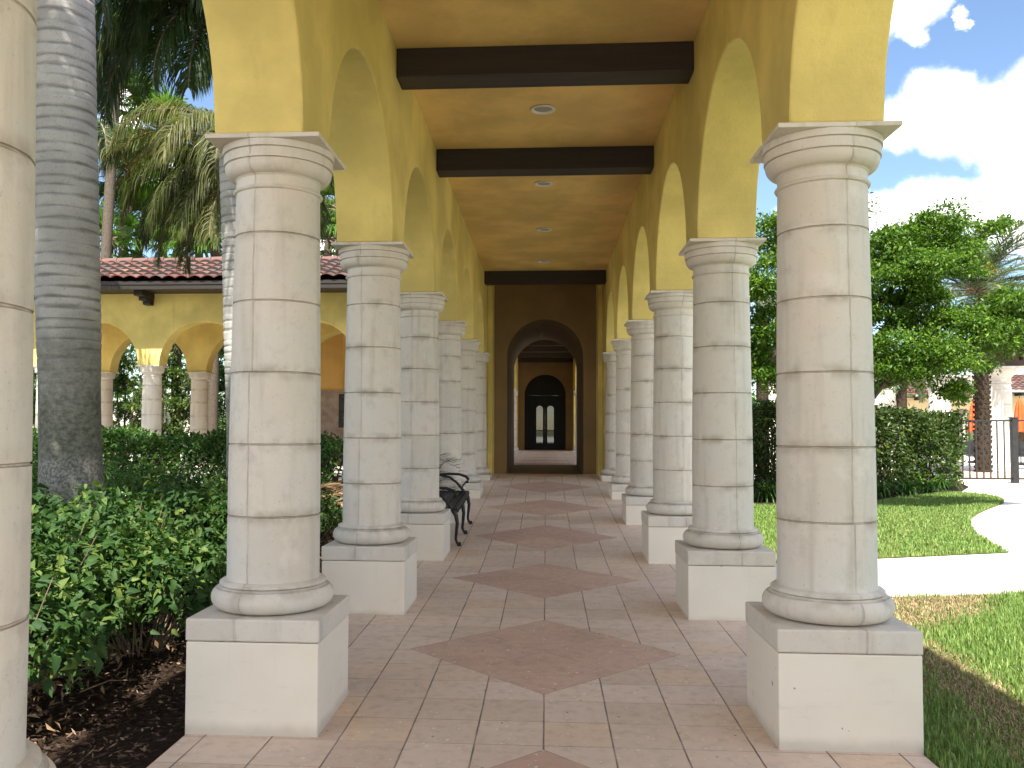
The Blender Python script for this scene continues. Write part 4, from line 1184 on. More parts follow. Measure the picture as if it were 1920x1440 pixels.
q = dup(t, (-11.6, 15.6, -.2), 'dark feather palm left of the frame, in front of the left wing')
q.rotation_euler = (0, 0, 0)
# fan palms behind the roof
for k, (px, py, y, R_, lr, lab) in enumerate([
        (216, 178, 27, .8, .9, 'bright lime fan palm crown high beside the thick palm trunk'),
        (335, 462, 30, 1.0, 1.1, 'fan palm crown just above the red roof, left of the large column'),
        (405, 440, 28, .9, 1.0, 'fan palm crown touching the large left column above the roof'),
        (205, 450, 29, .9, 1.0, 'fan palm crown above the roof right beside the thick trunk'),
        (640, 395, 29, 1.1, 1.0, 'fan palm crown seen between the first two left columns'),
        (250, 330, 33, 1.1, 1.2, 'shaded fan palm farther back over the roof'),
        (270, 425, 34, 1.2, 1.3, 'fan palm low over the roof, midway between thick trunk and large column'),
        (375, 385, 35, 1.2, 1.3, 'distant fan palm left of the large column, above the others'),
        (310, 260, 36, 1.3, 1.4, 'distant tall fan palm glimpsed through the straw-gold fronds'),
        (615, 450, 33, 1.2, 1.2, 'fan palm low over the roof between the first two left columns'),
        (100, 250, 30, 1.1, 1.2, 'fan palm mostly hidden behind the thick grey trunk')]):
    d = ray(px, py); f_ = y/d.y; c = (d.x*f_, y, CZ+d.z*f_)
    t = thing('fan_palm', lab, 'palm tree', (c[0], y, 0), 'fan palms behind the red roof')
    bx_ = (150-1021)/FPX*y if 186 < px < 300 else c[0]     # some lean out from behind the thick trunk
    trunk(t, bx_, y, [(.2, -.1), (.17, 1), (.16, c[2]-.3), (.1, c[2])], M['bark'], lean=((c[0]-bx_)/c[2], 0), n=14)
    fan_crown('crown', M['frond_green'], t, c, 26, R_, lr, seed=20+k)

# ------------------------------------------------------------------ shrubs on the left
def blob_points(center, rad, n, shell=.55):
    d = rnd_dir(n); d[:, 2] = np.abs(d[:, 2])*1.0-.25*(RNG.uniform(size=n) < .35)
    d = unit(d); r = RNG.uniform(shell, 1.0, n)**.7
    lump = 1+.16*np.sin(d[:, 0]*5+center[0]*3)*np.sin(d[:, 1]*6+center[1]*2)+.10*np.sin(d[:, 2]*9+d[:, 0]*7)
    P = np.array(center)+d*np.array(rad)*(r*lump)[:, None]
    return P, d
def shrub(name, lab, x, y, rx, ry, h, nleaf, L, mat, grp, ratio=.54, rich=True, nst=34, z0=0.0, hang=.35):
    t = thing(name, lab, 'shrub', (x, y, z0), grp)
    P, d = blob_points((x, y, z0+h*.42), (rx, ry, h*.60), nleaf)
    k = (P[:, 2] > z0+.02) & (RNG.uniform(size=len(P)) < np.clip((P[:, 2]-z0)/(h*.42), .12, 1)); P = P[k]; d = d[k]
    leaf_object('foliage', mat, t, P, d, L, ratio, .75, rich, hang=hang, droop=.4)
    if rich:
        nd = 150; aa = RNG.uniform(0, 2*PI, nd); rr_ = RNG.uniform(.2, 1.05, nd)
        Pd = np.stack([x+rx*rr_*np.cos(aa), y+ry*rr_*np.sin(aa), z0+np.abs(RNG.normal(0, .20, nd))*h+.02], 1)
        leaf_object('dead_leaves', M['dry'], t, Pd, rnd_dir(nd), L*.8, .4, .3, False, hang=.6)
    b = MB()
    for q in range(nst):
        a = random.uniform(0, 2*PI); rr = random.uniform(.3, .95)
        e = (x+rx*rr*math.cos(a), y+ry*rr*math.sin(a), z0+h*random.uniform(.5, .95))
        s = (x+rx*.3*rr*math.cos(a), y+ry*.3*rr*math.sin(a), z0-.05)
        m_ = tuple((p+q_)/2+random.uniform(-.06, .06) for p, q_ in zip(s, e))
        b.tube([s, m_, e], [.006, .0045, .002], 5)
    b.build('stems', M['twig'], t, True)
    return t
G1 = 'leafy shrubs massed in the left bed'
SH = [(-2.85, 4.25, .60, .62, .84, 'big-leaved shrub spilling low beside the cut-off left column'), (-2.72, 5.75, .58, .62, .80, 'low big-leaved shrub leaning toward the large left plinth'), (-2.66, 7.6, .5, .7, .86, 'leafy shrub close behind the large left column'),
      (-3.05, 5.0, .62, .7, .98, 'big-leaved green shrub nearest the cut-off left column'),
      (-3.25, 6.2, .70, .75, 1.0, 'big-leaved shrub in front of the thick palm trunk'),
      (-3.15, 7.4, .68, .75, 1.02, 'big-leaved shrub right of the palm trunk, touching the large column from behind'),
      (-4.6, 5.6, .95, .9, 1.06, 'big-leaved shrub behind the nearest one, left of the trunk foot'),
      (-4.5, 7.0, .8, .55, 1.0, 'big-leaved shrub at the foot of the thick palm trunk'),
      (-3.2, 8.7, .75, .75, .98, 'dark shrub in the gap between the first two left columns'),
      (-4.1, 9.4, .8, .7, .98, 'shrub with dappled sun behind the palm trunk'),
      (-3.0, 10.2, .7, .8, .80, 'low dark shrub behind the second left column')]
for i, (x, y, rx, ry, h, lab) in enumerate(SH):
    shrub('leafy_shrub', lab, x, y, rx, ry, h, 3600 if y < 8 else 2600, .066 if y < 8 else .06, M['leaf_shrub'], G1)
G2 = 'pale low shrubs behind the palm trunk'
for x, y, rx, ry, h, lab in [(-5.3, 10.6, .9, .8, 1.04, 'pale sunlit low shrub directly right of the palm trunk'), (-6.7, 10.9, 1.0, .9, 1.06, 'pale low shrub directly behind the palm trunk'), (-8.2, 11.0, .9, .9, 1.05, 'pale low shrub left of the palm trunk')]:
    shrub('low_shrub', lab, x, y, rx, ry, h, 3200, .06, M['leaf_light'], G2, .5, False, 8)

def hedge(lab, pts, thick, h, n, L, mat, top_noise=.10, name='hedge', stems=40, z0=0.0, ratio=.5):
    t = thing(name, lab, 'hedge', (pts[0][0], pts[0][1], z0))
    seg = []; tot = 0
    for a, b_ in zip(pts[:-1], pts[1:]): 
        l = math.hypot(b_[0]-a[0], b_[1]-a[1]); seg.append((tot, l, a, b_)); tot += l
    s = RNG.uniform(0, tot, n); P = np.zeros((n, 3)); O = np.zeros((n, 3))
    w = RNG.uniform(-1, 1, n); zf = RNG.uniform(0.03, 1, n)**.8
    face = RNG.uniform(size=n)
    w = np.where(face < .42, -1+RNG.exponential(.16, n), np.where(face < .62, 1-RNG.exponential(.16, n), w)); w = np.clip(w, -1.05, 1.05)
    zf = np.where(face > .62, 1-RNG.exponential(.08, n), zf); zf = np.clip(zf, .02, 1.05)
    for (t0, l, a, b_) in seg:
        k = (s >= t0) & (s <= t0+l); u = (s[k]-t0)/l
        dx, dy = (b_[0]-a[0])/l, (b_[1]-a[1])/l; nx, ny = dy, -dx       # right-hand side of travel
        ww = -w[k]
        lump = 1+.10*np.sin(s[k]*3.3+zf[k]*4)+.07*np.sin(s[k]*7.1-zf[k]*6)
        th = thick*.5*lump*(1-.12*zf[k])
        P[k, 0] = a[0]+dx*l*u+nx*th*ww; P[k, 1] = a[1]+dy*l*u+ny*th*ww
        hh = h if not hasattr(h, '__len__') else (h[0]+(h[1]-h[0])*((s[k])/tot))
        P[k, 2] = z0+zf[k]*hh*(1+top_noise*.5*np.sin(s[k]*2.3)+top_noise*.5*np.sin(s[k]*5.9+1))
        O[k, 0] = nx*ww; O[k, 1] = ny*ww; O[k, 2] = np.where(zf[k] > .85, 1.0, .15)
    O = unit(O)
    # clumping: pull leaves toward random twig tips
    nt_ = max(20, n//26); tips = P[RNG.integers(0, n, nt_)]
    idx = RNG.integers(0, nt_, n)
    near = P+0
    # nearest-tip clumping by sorting along x is too slow to matter: jitter by tip noise instead
    P = P+RNG.normal(0, L*.45, (n, 3))
    leaf_object('foliage', mat, t, P, O, L, ratio, .6, False, hang=.1)
    b = MB()
    for q in range(stems):
        t0, l, a, b_ = random.choice(seg); u = random.random()
        x = a[0]+(b_[0]-a[0])*u; y = a[1]+(b_[1]-a[1])*u
        hh = h if not hasattr(h, '__len__') else h[0]
        for m2 in range(3):
            b.tube([(x, y, z0-.05), (x+random.uniform(-.15, .15), y+random.uniform(-.15, .15), z0+hh*.4), (x+random.uniform(-.4, .4), y+random.uniform(-.35, .35), z0+hh*.85)], [.018, .012, .005], 5)
    b.build('stems', M['bark'], t, True)
    return t
hedge('clipped green hedge in front of the left wing arcade', [(-13.5, 14.4), (-5.0, 14.0), (-3.2, 13.8)], 1.7, 1.32, 46000, .080, M['leaf_hedge'], .10, stems=60)
hedge('tall dark clipped hedge beyond the lawn, ending beside the iron fence', [(2.6, 19.6), (5.0, 20.3), (8.0, 22.2), (10.2, 24.0)], 1.9, (2.08, 1.78), 27000, .115, M['leaf_dark'], .07, stems=70)
# croton-like yellow-green end of the hedge
shrub('croton_shrub', 'yellow-green shrub at the end of the dark hedge beside the iron fence', 10.35, 24.1, .66, .66, 1.9, 1500, .15, M['leaf_light'], None, .35, True, 16)
# liriope tufts at the hedge foot
def strap_tuft(lab, x, y, n, L, mat, name='liriope_tuft', grp='strap-leaved tufts at the foot of the dark hedge', z0=-.01, wd=.022, cat='plant'):
    t = thing(name, lab, cat, (x, y, z0), grp); Vs = []; 
    for k in range(n):
        a = RNG.uniform(0, 2*PI); l = L*RNG.uniform(.6, 1.2); el = RNG.uniform(.5, 1.35)
        p = np.array([x+RNG.normal(0, .06), y+RNG.normal(0, .06), z0]); dd = np.array([math.cos(a), math.sin(a), 0]); sdv = np.array([-math.sin(a), math.cos(a), 0])*wd*.5
        q = [p]; e = el
        for m2 in range(3):
            q.append(q[-1]+(dd*math.cos(e)+np.array([0, 0, math.sin(e)]))*l/3); e -= .75
        for m2, wq in zip(range(3), ((1, 1), (1, .8), (.8, .1))):
            Vs.append([q[m2]-sdv*wq[0], q[m2]+sdv*wq[0], q[m2+1]+sdv*wq[1], q[m2+1]-sdv*wq[1]])
    V = np.array(Vs).reshape(-1, 3); m3 = len(Vs)
    o = np_mesh('leaves', V, np.arange(m3*4).reshape(-1, 4), mat, t, True, {'v': np.repeat(RNG.uniform(0, 1, m3//3), 12)})
    return t
for (x, y, lab) in [(3.75, 18.2, 'strap-leaved tuft seen between the first two right columns'), (6.6, 19.2, 'strap-leaved tuft just right of the nearest right column'), (7.4, 19.9, 'strap-leaved tuft at the hedge foot, second right of the nearest right column'),
                    (8.2, 20.6, 'broad strap-leaved tuft in front of the hedge middle'), (9.0, 21.4, 'strap-leaved tuft in front of the hedge near its lit end'), (9.8, 22.5, 'strap-leaved tuft nearest the fence'), (4.6, 18.6, 'strap-leaved tuft behind the nearest right column'), (5.6, 18.9, 'strap-leaved tuft hidden by the nearest right column')]:
    strap_tuft(lab, x, y, 90, .75, M['leaf_hedge'], wd=.035)

# mulch chips and fallen fronds
n = 34000
x = RNG.uniform(-4.6, -1.80, n); y = RNG.uniform(2.2, 13.5, n)
k = RNG.uniform(size=n) < np.where(y < 8, 1, .5); x = x[k]; y = y[k]; n = len(x)
P = np.stack([x, y, np.full(n, .0)+RNG.uniform(-.02, .03, n)], 1)
a = RNG.uniform(0, 2*PI, n); D = np.stack([np.cos(a), np.sin(a), RNG.normal(.05, .25, n)], 1)
Nn = unit(np.array([0, 0, 1.0])+RNG.normal(0, .4, (n, 3)))
Ls = RNG.uniform(.015, .06, n)
V, F, ids = leaf_geo(P, D, Nn, Ls, RNG.uniform(.006, .018, n), .0, False, 0)
vv = RNG.uniform(0, 1, n)**1.6
tag(np_mesh('mulch_chips', V, F, M['chip'], attrs={'v': vv[ids]}), 'dark shredded bark mulch and leaf litter in the left planting bed', 'mulch', kind='stuff')
def twigs(lab, x, y, n, L, spread, mat, name='fallen_twigs'):
    b = MB()
    for k in range(n):
        a = random.uniform(0, 2*PI); l = L*random.uniform(.4, 1); px = x+random.gauss(0, spread); py = y+random.gauss(0, spread); z = .02+random.uniform(0, .08)
        e = (px+l*math.cos(a), py+l*math.sin(a), z+random.uniform(-.02, .25*l))
        b.tube([(px, py, z), ((px+e[0])/2+random.uniform(-.03, .03), (py+e[1])/2, (z+e[2])/2+.03), e], [.004, .0035, .0015], 5)
    o = b.build(name, mat); tag(o, lab, 'twigs', kind='stuff'); return o
twigs('dry pale twigs lying on the mulch beside the large left plinth', -2.5, 6.2, 16, .5, .30, M['twig'])
twigs('dry twigs under the shrubs near the cut-off left column', -2.75, 4.9, 14, .35, .24, M['twig'])
t = thing('fallen_fronds', 'pile of dry brown palm fronds lying in the gap between the first two left columns', 'palm fronds', (-4.0, 12.0, .0))
fr_ = [dict(az=math.radians(a), el=e, L=1.9, droop=.5, nl=70, ll=.5, hang=.3) for a, e in ((200, .28), (170, .2), (230, .35), (10, .25), (330, .2), (60, .3), (120, .25))]
pinnate_crown('fronds', M['dry'], t, (-3.9, 12.2, .35), fr_, .03, seed=31)
strap_tuft('green strap-leaved plant above the dry fronds between the first two left columns', -4.7, 13.2, 80, 1.0, M['leaf_hedge'], 'strap_plant', None, .1, .04)
strap_tuft('dark fern-like plant in the gap before the second left column', -2.7, 8.6, 140, .7, M['leaf_dark'], 'fern', None, .1, .03)
# dry wispy frond sticking up behind the bench
t = thing('dry_seedling', 'wispy dark seedling palm arching up behind the bench arm', 'plant', (-1.66, 12.0, .2))
b = MB()
for (dx, dz, L_, sw) in [(.42, .85, 1, .12), (.30, .95, 1, .06), (.40, .62, 1, .05), (.22, .70, 1, .04), (.48, .48, 1, .03), (.12, .8, 1, .03)]:
    b.tube([(-1.66, 12.0, .2), (-1.64+dx*.15, 12.02, .2+dz*.62), (-1.62+dx*.5, 12.0, .2+dz*.98), (-1.6+dx, 12.0, .2+dz*.86)], [.008, .006, .004, .002], 5)
    for q in range(12):
        u = q/11; bx = -1.62+dx*(.2+.8*u); bz = .2+dz*(.75+.22*math.sin(u*PI*.9))
        b.tube([(bx, 12.0, bz), (bx+.10+.03*math.sin(q*3), 12.0+.05*math.cos(q*2.2), bz+sw*(1-u))], [.003, .001], 4)
b.build('stalks', M['iron'], t, True)

# ------------------------------------------------------------------ trees
def clump_tree(lab, name, x, y, pads, n, L, leafmat, limbs, barkmat, tr, cat='tree', grp=None, sub=26, z0=0.0):
    t = thing(name, lab, cat, (x, y, z0), grp)
    vol = np.array([(p[3]*p[4]*p[5])**.75 for p in pads]); cnt = (vol/vol.sum()*n).astype(int)
    Ps = []; Os = []
    for (cx_, cy_, cz_, rx, ry, rzz), c in zip(pads, cnt):
        m = max(8, int(sub*(rx*ry*rzz)**.5))
        d = rnd_dir(m); r = RNG.uniform(.45, 1.0, m)[:, None]
        cc = np.array([cx_, cy_, cz_])+d*r*np.array([rx, ry, rzz])
        idx = RNG.integers(0, m, c)
        sz = RNG.uniform(.08, .19, m)*min(1.6, (rx*ry*rzz)**(1/3)*1.3)
        off = RNG.normal(0, 1, (c, 3))*sz[idx][:, None]*np.array([1.25, 1.25, .62])
        P = cc[idx]+off; Ps.append(P)
        Os.append(unit(off+np.array([0, 0, .05])))
    P = np.concatenate(Ps); O = np.concatenate(Os)
    leaf_object('crown', leafmat, t, P, O, L, .5, .7, False, hang=.15)
    b = MB()
    for pts, rad in limbs: b.tube(pts, rad, 9)
    b.build('trunk', barkmat, t, True, smooth=True)
    return t
def W_(px, py, y):
    d = ray(px, py); f_ = y/d.y; return (d.x*f_, y, CZ+d.z*f_)
YT = 16.6
pads = []
for px, py, dy, rx, ry, rz_ in [(1470, 440, 0, .75, .9, .48), (1545, 420, .3, .7, .9, .45), (1640, 470, .2, .62, .9, .44), (1735, 445, 0, .72, .9, .50), (1800, 480, .3, .60, .8, .44), (1700, 505, -.3, .80, .9, .34), (1620, 530, -.3, .6, .8, .30), (1855, 428, .5, .42, .5, .20),
                                (1440, 520, -.2, .6, .8, .45), (1450, 620, 0, .55, .7, .5), (1520, 560, .6, .6, .8, .4), (1660, 575, .5, .55, .7, .26), (1730, 600, 0, .72, .9, .26), (1690, 655, -.5, .80, .8, .36), (1770, 680, -.4, .70, .8, .38), (1815, 620, -.2, .6, .8, .36), (1890, 590, -.4, .62, .8, .36), (1950, 600, -.2, .6, .8, .4), (1880, 640, -.2, .50, .7, .24),
                                (1745, 545, -.5, .55, .6, .24), (1600, 600, -.3, .45, .6, .25), (1670, 700, -.5, .55, .6, .30), (1800, 735, -.2, .40, .5, .26), (1560, 650, .2, .6, .8, .4), (1440, 700, .3, .45, .6, .35), (1850, 600, .3, .4, .5, .25)]:
    c = W_(px, py, YT+dy); pads.append((*c, rx, ry, rz_))
bs_ = W_(1562, 900, YT); tx = bs_[0]
fork = W_(1566, 745, YT)
limbs = [([(tx, YT, -.1), (tx+.05, YT, .9), fork], [.17, .13, .12])]
for px, py, dy, mx, my in [(1690, 690, -.4, 1640, 742), (1470, 560, .1, 1520, 680), (1640, 520, .1, 1590, 640), (1735, 480, .3, 1625, 600), (1800, 640, -.2, 1690, 715), (1890, 600, -.3, 1780, 680), (1450, 640, .1, 1510, 720), (1855, 430, .4, 1745, 500), (1545, 440, .3, 1555, 600)]:
    limbs.append(([fork, W_(mx, my, YT+dy*.5), W_((mx+px)/2, (my+py)/2-6, YT+dy*.8), W_(px, py, YT+dy)], [.085, .055, .035, .012]))
clump_tree('broad layered green shade tree rising behind the nearest right column', 'shade_tree', tx, YT, pads, 120000, .075, M['leaf_tree'], limbs, M['bark'], None, sub=46)
# small trees seen through the wing arches
GM = 'small flowering trees behind the left wing'
for px, y, h, lab in [(232, 28.5, 4.6, 'multi-stemmed pale tree left of the slim wing column'), (322, 29.5, 4.6, 'yellow-green sunlit tree right of the slim wing column'), (405, 31, 4.0, 'darker tree seen right of the second shaded wing column'), (150, 30, 4.4, 'pale tree hidden behind the thick palm trunk'), (75, 29, 4.0, 'dark tree seen at the far left beyond the wing')]:
    c = W_(px, 760, y); x = c[0]
    pads = [(x+RNG.normal(0, .35), y+RNG.normal(0, .3), 1.5+h*.16*q+RNG.normal(0, .1), .62-.06*q, .6, .42) for q in range(5) for _ in range(2)]
    limbs = [([(x, y, -.1), (x+dx*.5, y, .7), (x+dx, y+.1*dx, 2.2), (x+dx*1.2, y, 3.2)], [.05, .04, .03, .012]) for dx in (-.45, -.2, .05, .3, .5)]
    clump_tree(lab, 'flowering_tree', x, y, pads, 6500, .12, M['leaf_hedge'] if 'dark' in lab else M['leaf_myrtle'], limbs, M['bark'], None, grp=GM, sub=40)
m_ = MB(); m_.box(-30, -7.5, 37.0, 37.3, -.1, 2.2)
tag(m_.build('garden_wall', M['white_paint']), 'pale boundary wall glowing in the sun beyond the left wing arches', 'wall')

# ------------------------------------------------------------------ right background
YF = 25.5
def fence(lab, xa, xb, name='iron_fence', gate=False, zb=.08, zt=1.755, post=True):
    t = thing(name, lab, 'gate' if gate else 'fence', (xa, YF, 0))
    b = MB(); b.box(xa, xb, YF-.02, YF+.02, zt-.045, zt); b.build('rail', M['iron'], t, True)
    b = MB(); b.box(xa, xb, YF-.02, YF+.02, zb, zb+.045); b.build('rail', M['iron'], t, True)
    n = int(round((xb-xa)/.182))
    for k in range(1, n):
        xx = xa+(xb-xa)*k/n; b = MB(); b.box(xx-.016, xx+.016, YF-.014, YF+.014, zb+.046, zt-.046); b.build('bar', M['iron'], t, True)
    if post:
        b = MB(); b.box(xb, xb+.16, YF-.08, YF+.08, -.03, 1.80); b.box(xb-.015, xb+.175, YF-.095, YF+.095, 1.801, 1.83); b.build('post', M['iron'], t, True, bevel=.006)
    return t
fence('black iron fence panel behind the tall dark hedge', 3.2, 11.36, post=True)
fence('black iron gate panel in front of the palm, between hedge and post', 11.53, 13.05, 'iron_gate', True)
fence('black iron fence panel right of the gate post, cut by the picture edge', 13.25, 17.6, post=True)

# pergola with big white columns
def big_column(lab, x, y, top, r, base=True):
    t = thing('pergola_column', lab, 'column', (x, y, 0), 'large white pergola columns by the pool')
    s = top/3.58
    b = MB(); b.box(-r*1.5, r*1.5, -r*1.5, r*1.5, -.03, .16*s); b.build('plinth', M['white_paint'], t, bevel=.01)
    b = MB(); b.lathe([(r*.7, .161), (r*1.28, .17), (r*1.34, .25), (r*1.2, .33), (r*1.02, .36), (r*.7, .362)], 40); b.build('base_ring', M['stone2'], t, smooth=True)
    pr = [(r*.7, .358)]
    for k in range(1, 6):
        zj = .36+(top-.75-.36)*k/5
        pr += [(r, zj-.5), (r, zj-.018), (r*.965, zj-.008), (r*.965, zj+.008), (r*.995, zj+.018)]
    pr += [(r*.93, top-.56), (r*.7, top-.555)]
    b = MB(); b.lathe(pr, 40); b.build('shaft', M['stone2'], t, smooth=True)
    b = MB(); b.lathe([(r*.7, top-.56), (r*1.02, top-.55), (r*1.02, top-.50), (r*.96, top-.48), (r*.97, top-.36), (r*1.12, top-.30), (r*1.27, top-.17), (r*1.33, top-.15), (r*1.34, top-.07), (r*.7, top-.069)], 40)
    b.box(-r*1.48, r*1.48, -r*1.48, r*1.48, top-.068, top); b.build('capital', M['stone2'], t, smooth=True)
    return t
M['stone2'] = mat_plain('white_cast_stone', (0.66, 0.61, 0.54), 0.8, 0.25, 0.07, 4.0, 0.2)
def Xat(px, y): d = ray(px, 800); return d.x*y/d.y
PCOL = [(1871, 30.4, 3.57, 'large white pergola column behind the iron gate'),
        (1762, 37.5, 3.70, 'white pergola column left of the dark palm trunk, above the hedge'),
        (1655, 32.0, 3.45, 'white pergola column just right of the nearest right column, behind the hedge'),
        (1448, 31.0, 3.40, 'white pergola column glimpsed between the first two right columns')]
for px, y, tp, lab in PCOL: big_column(lab, Xat(px, y), y, tp, .43)
root = thing('pergola', 'dark brown timber pergola with a pinkish soffit on white columns, right edge', 'pergola', (15.2, 30.4, 3.6))
xa, xb = Xat(1836, 30.4), Xat(2060, 30.4)
b = MB(); b.box(xa, xb, 30.2, 30.6, 3.575, 3.80); b.build('lintel_beam', M['brownwood'], root, True, bevel=.01)
b = MB(); b.box(xa, xb, 30.9, 31.05, 3.60, 4.35); b.build('back_panel', M['pinkish'], root, True)
for k in range(9):
    xx = xa+.1+k*.50
    b = MB(); b.box(xx, xx+.10, 29.55, 33.8, 4.10, 4.42); b.box(xx-.02, xx+.12, 29.35, 29.548, 4.15, 4.42); b.build('rafter', M['brownwood'], root, True)
    b = MB(); b.box(xx+.01, xx+.09, 30.80, 30.898, 3.60, 4.098); b.build('strut', M['brownwood'], root, True)
b = MB(); b.box(xa, xb, 29.6, 33.8, 4.425, 4.47); b.build('roof_deck', M['brownwood'], root, True)
root = thing('pergola', 'far brown timber pergola glimpsed under the shade tree between right columns', 'pergola', (8.4, 31, 3.4))
xa, xb = Xat(1400, 31.5), Xat(1490, 31.5)
b = MB(); b.box(xa, xb, 30.8, 31.2, 3.405, 3.60); b.build('lintel_beam', M['brownwood'], root, True)
b = MB(); b.box(xa, xb, 31.5, 31.6, 3.40, 4.2); b.build('back_panel', M['pinkish'], root, True)
for k in range(4):
    xx = xa+.1+k*.5; b = MB(); b.box(xx, xx+.1, 30.2, 33, 3.95, 4.25); b.build('rafter', M['brownwood'], root, True)
b = MB(); b.box(xa-.3, xb+.3, 30.4, 33.2, 4.252, 4.30); b.build('roof_deck', M['brownwood'], root, True)

def clubhouse(lab, xa, xb, y, eave, ridge, cs, sp=2.0):
    root = thing('clubhouse', lab, 'building', ((xa+xb)/2, y, 0), None)
    b = MB(); arcade(b, cs, .45, sp, eave, y, y+.4, xa, xb, fx, 24); 
    for c in cs: b.box(c-.45, c+.45, y, y+.4, -.05, sp-.0005)
    b.build('wall', M['clubwall'], root, True)
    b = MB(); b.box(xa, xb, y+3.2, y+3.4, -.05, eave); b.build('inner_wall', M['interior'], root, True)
    b = MB(); b.box(xa-.3, xb+.3, y-.75, y+3.4, eave+.002, eave+.05); b.build('soffit', M['fascia'], root, True)
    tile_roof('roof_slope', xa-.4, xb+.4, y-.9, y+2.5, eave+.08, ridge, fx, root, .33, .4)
    for k in range(int((xb-xa)/1.0)):
        q = MB(); q.box(xa+.3+k, xa+.45+k, y-.7, y-.001, eave-.14, eave+.0); q.build('rafter_tail', M['beam'], root, True)
clubhouse('yellow clubhouse wing with arches and a red roof behind the hedge end', Xat(1560, 48), Xat(1812, 48), 48, 3.14, 4.25, [Xat(1560, 48)+.5+2.55*k for k in range(4)], 1.75)
clubhouse('yellow clubhouse part under a pale tiled roof at the right picture edge', Xat(1893, 50), Xat(2080, 50), 50, 3.45, 4.6, [Xat(1893, 50)+1.6+3.0*k for k in range(2)], 1.9)
root = thing('stone_gateway', 'grey stone wall with a white arch surround behind the orange umbrella', 'wall', (Xat(1825, 48.4), 48.4, 0))
xa, xb = Xat(1812, 48.6)+.02, Xat(1893, 49)-.2
cxg = Xat(1827, 48.4)
b = MB(); arch_wall(b, xa-.4, xb, 4.4, 48.6, 49.0, cxg, .5, 1.9, -.05, 20); b.build('wall', M['greystone'], root, True)
b = MB(); b.tube([(cxg-.52, 48.57, 0)]+[(cxg-.52*math.cos(PI*k/16), 48.57, 1.9+.52*math.sin(PI*k/16)) for k in range(17)]+[(cxg+.52, 48.57, 0)], .11, 8); b.build('arch_surround', M['white_paint'], root, True)

def umbrella(lab, px, y, top):
    x = Xat(px, y); t = thing('folded_umbrella', lab, 'umbrella', (x, y, 0), 'folded orange patio umbrellas')
    b = MB(); b.lathe([(.02, top+.05), (.045, top), (.10, top-.10), (.16, top-.35), (.155, top-.42), (.19, top-.6), (.23, top-1.0), (.26, top-1.35), (.22, top-1.38), (.02, top-1.30)], 40, mod=lambda a, z: 1+.16*math.sin(8*a)*(1 if z < top-.05 else 0))
    b.build('canopy', M['umbrella'], t, smooth=True)
    b = MB(); b.tube([(0, 0, .1), (0, 0, top+.1)], .025, 10); b.build('pole', M['iron'], t)
    b = MB(); b.lathe([(.05, -.02), (.30, -.02), (.30, .06), (.06, .11), (.05, .11)], 24); b.build('base', M['iron'], t, smooth=True)
umbrella('folded orange umbrella left of the dark palm trunk', 1827, 40.0, 2.72)
umbrella('folded orange umbrella right of the gate post, at the picture edge', 1913, 38.0, 2.75)
# dark loungers/tables under the umbrellas
def patio_chair(lab, px, y):
    x = Xat(px, y); t = thing('patio_chair', lab, 'chair', (x, y, 0), 'dark patio chairs by the pool')
    b = MB(); b.box(-.27, .27, -.25, .25, .40, .45); b.build('seat', M['iron'], t, bevel=.01)
    b = MB(); b.box(-.27, .27, .25, .30, .45, .98); b.build('backrest', M['iron'], t, bevel=.01)
    for sx in (-.24, .24):
        for sy in (-.22, .26):
            q = MB(); q.tube([(sx, sy, -.02), (sx, sy, .40)], .02, 8); q.build('leg', M['iron'], t)
        q = MB(); q.tube([(sx, -.24, .42), (sx, -.24, .64), (sx, .26, .66)], .018, 8); q.build('arm', M['iron'], t)
patio_chair('dark patio chair under the left umbrella, behind the fence bars', 1822, 37.5)
patio_chair('dark patio chair right of the gate post under the umbrella', 1914, 36.0)

# date palm behind the gate
yd = 29.0; c = W_(1832, 548, yd); bx = Xat(1842, yd)
t = thing('date_palm', 'date palm with grey-green fronds and orange fruit, its rough dark trunk behind the gate', 'palm tree', (bx, yd, 0))
b = MB()
b.lathe([(.24, -.05), (.22, 1.5), (.21, 3.5), (.20, c[2]-.4), (.12, c[2])], 20, bx, yd)
for k in range(34):
    z = .1+(c[2]-.5)*k/34
    for j in range(9):
        a = 2*PI*(j+.5*(k % 2)+random.uniform(-.2, .2))/9; 
        p = (bx+.21*math.cos(a), yd+.21*math.sin(a), z); e = (bx+random.uniform(.24, .275)*math.cos(a), yd+random.uniform(.24, .275)*math.sin(a), z+random.uniform(.05, .10))
        b.tube([p, e], [.055, .026], 5)
b.build('trunk', M['datebark'], t, True)
rng = np.random.default_rng(44); fr_ = []
for k in range(46):
    fr_.append(dict(az=rng.uniform(0, 2*PI), el=rng.uniform(-.25, 1.25), L=rng.uniform(2.7, 3.5), droop=rng.uniform(.9, 1.7), nl=115, ll=.55, hang=.2, spread=.8))
pinnate_crown('crown', M['frond_date'], t, c, fr_, .026, M['leaf_light'] if False else M['twig'], seed=45)
b = MB()
fc = W_(1846, 508, yd-.5)
for k in range(70):
    a = random.uniform(0, 2*PI); e = random.uniform(-.6, 1.2); l = random.uniform(.15, .42)
    b.tube([fc, (fc[0]+l*math.cos(a)*math.cos(e), fc[1]+l*math.sin(a)*math.cos(e), fc[2]+l*math.sin(e)*.7)], [.012, .02], 5)
b.build('fruit_cluster', M['flower'], t, True)
# round planter ring under it
m_ = MB(); m_.lathe([(.9, -.02), (1.25, -.02), (1.25, .10), (1.15, .14), (.9, .12)], 40, bx, yd)
tag(m_.build('planter_ring', M['wallstone'], smooth=True), 'low round mulch ring at the foot of the date palm', 'planter')
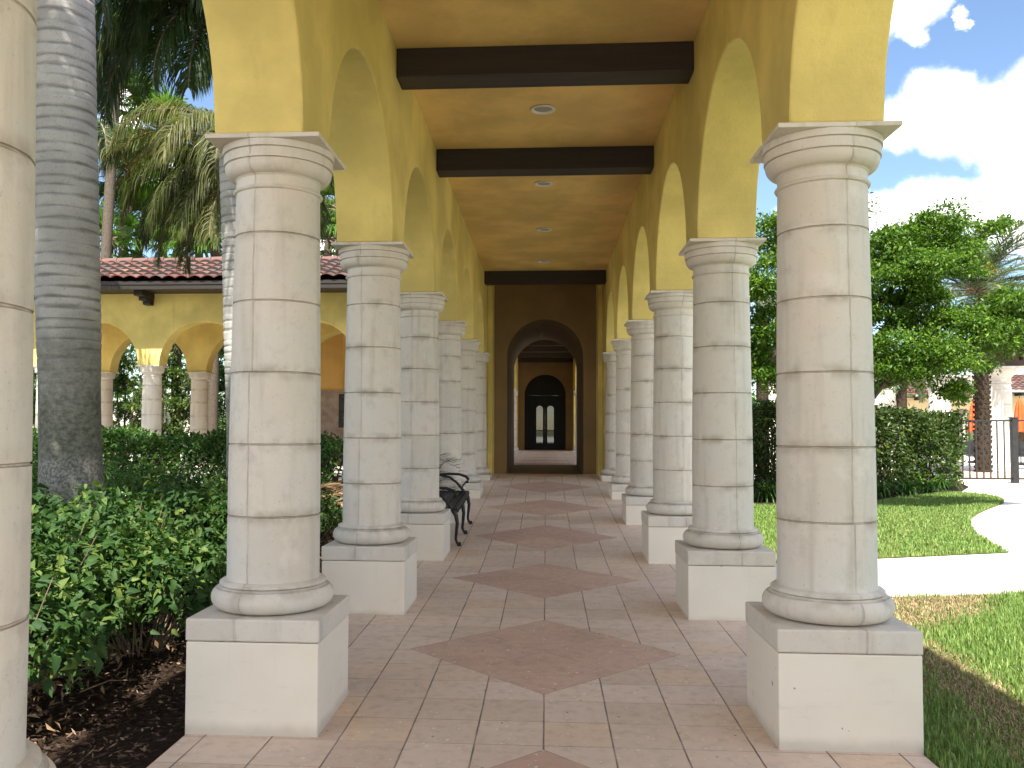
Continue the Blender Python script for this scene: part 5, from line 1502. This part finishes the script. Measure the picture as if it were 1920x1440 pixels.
# pygmy palms over the hedge
for px, py, y, lab in [(1690, 712, 27.5, 'pale feathery palm over the hedge right of the nearest right column'), (1428, 575, 22.5, 'silvery feather palm seen between the first two right columns')]:
    c = W_(px, py, y); t = thing('feather_palm', lab, 'palm tree', (c[0], y, 0))
    trunk(t, c[0], y, [(.2, -.1), (.16, .5), (.15, c[2])], M['datebark'], n=12)
    rng = np.random.default_rng(int(px)); fr_ = [dict(az=rng.uniform(0, 2*PI), el=rng.uniform(.0, 1.3), L=rng.uniform(1.2, 1.7), droop=rng.uniform(1.4, 2.4), nl=60, ll=.38, hang=.4) for _ in range(18)]
    pinnate_crown('crown', M['frond_date'], t, c, fr_, .024, seed=int(px))
# garden seen through the far door
m_ = MB(); m_.box(-6, 6, 52, 52.3, -.1, 2.05)
tag(m_.build('garden_wall', M['clubwall']), 'sunlit yellow wall glimpsed through the far door panes', 'wall')
shrub('leafy_shrub', 'dark shrub glimpsed low through the far door panes', .1, 47.5, 1.6, .7, 1.25, 2600, .13, M['leaf_dark'], None)
clump_tree('distant tree glimpsed through the left door pane', 'garden_tree', -.9, 49, [(-1.0, 49, 2.7, .9, .8, .55), (.1, 49.3, 2.95, .8, .6, .35)], 3000, .14, M['leaf_myrtle'], [([(-.9, 49, -.1), (-.85, 49, 1.2), (-.9, 49, 2.5)], [.08, .06, .03])], M['bark'], None)
# far tree line so that the horizon is never bare
def treeline(name, lab, x0, x1, y, h, n):
    P = np.stack([RNG.uniform(x0, x1, n), y+RNG.normal(0, 2.0, n), np.zeros(n)], 1)
    hx = h*(.65+.3*np.abs(np.sin(P[:, 0]*.31))*np.abs(np.sin(P[:, 0]*.13+1))+.12*np.sin(P[:, 0]*1.1))
    P[:, 2] = hx*RNG.uniform(0, 1, n)**.6
    o = leaf_object(name, M['leaf_hedge'], None, P, unit(RNG.normal(size=(n, 3))), .55, .6, .6)
    return tag(o, lab, 'trees', kind='stuff')
treeline('distant_trees', 'far belt of dark trees closing the view on the left', -70, -4, 60, 9, 9000)
treeline('distant_trees', 'far belt of green trees closing the view on the right', 8, 80, 75, 6.0, 9000)
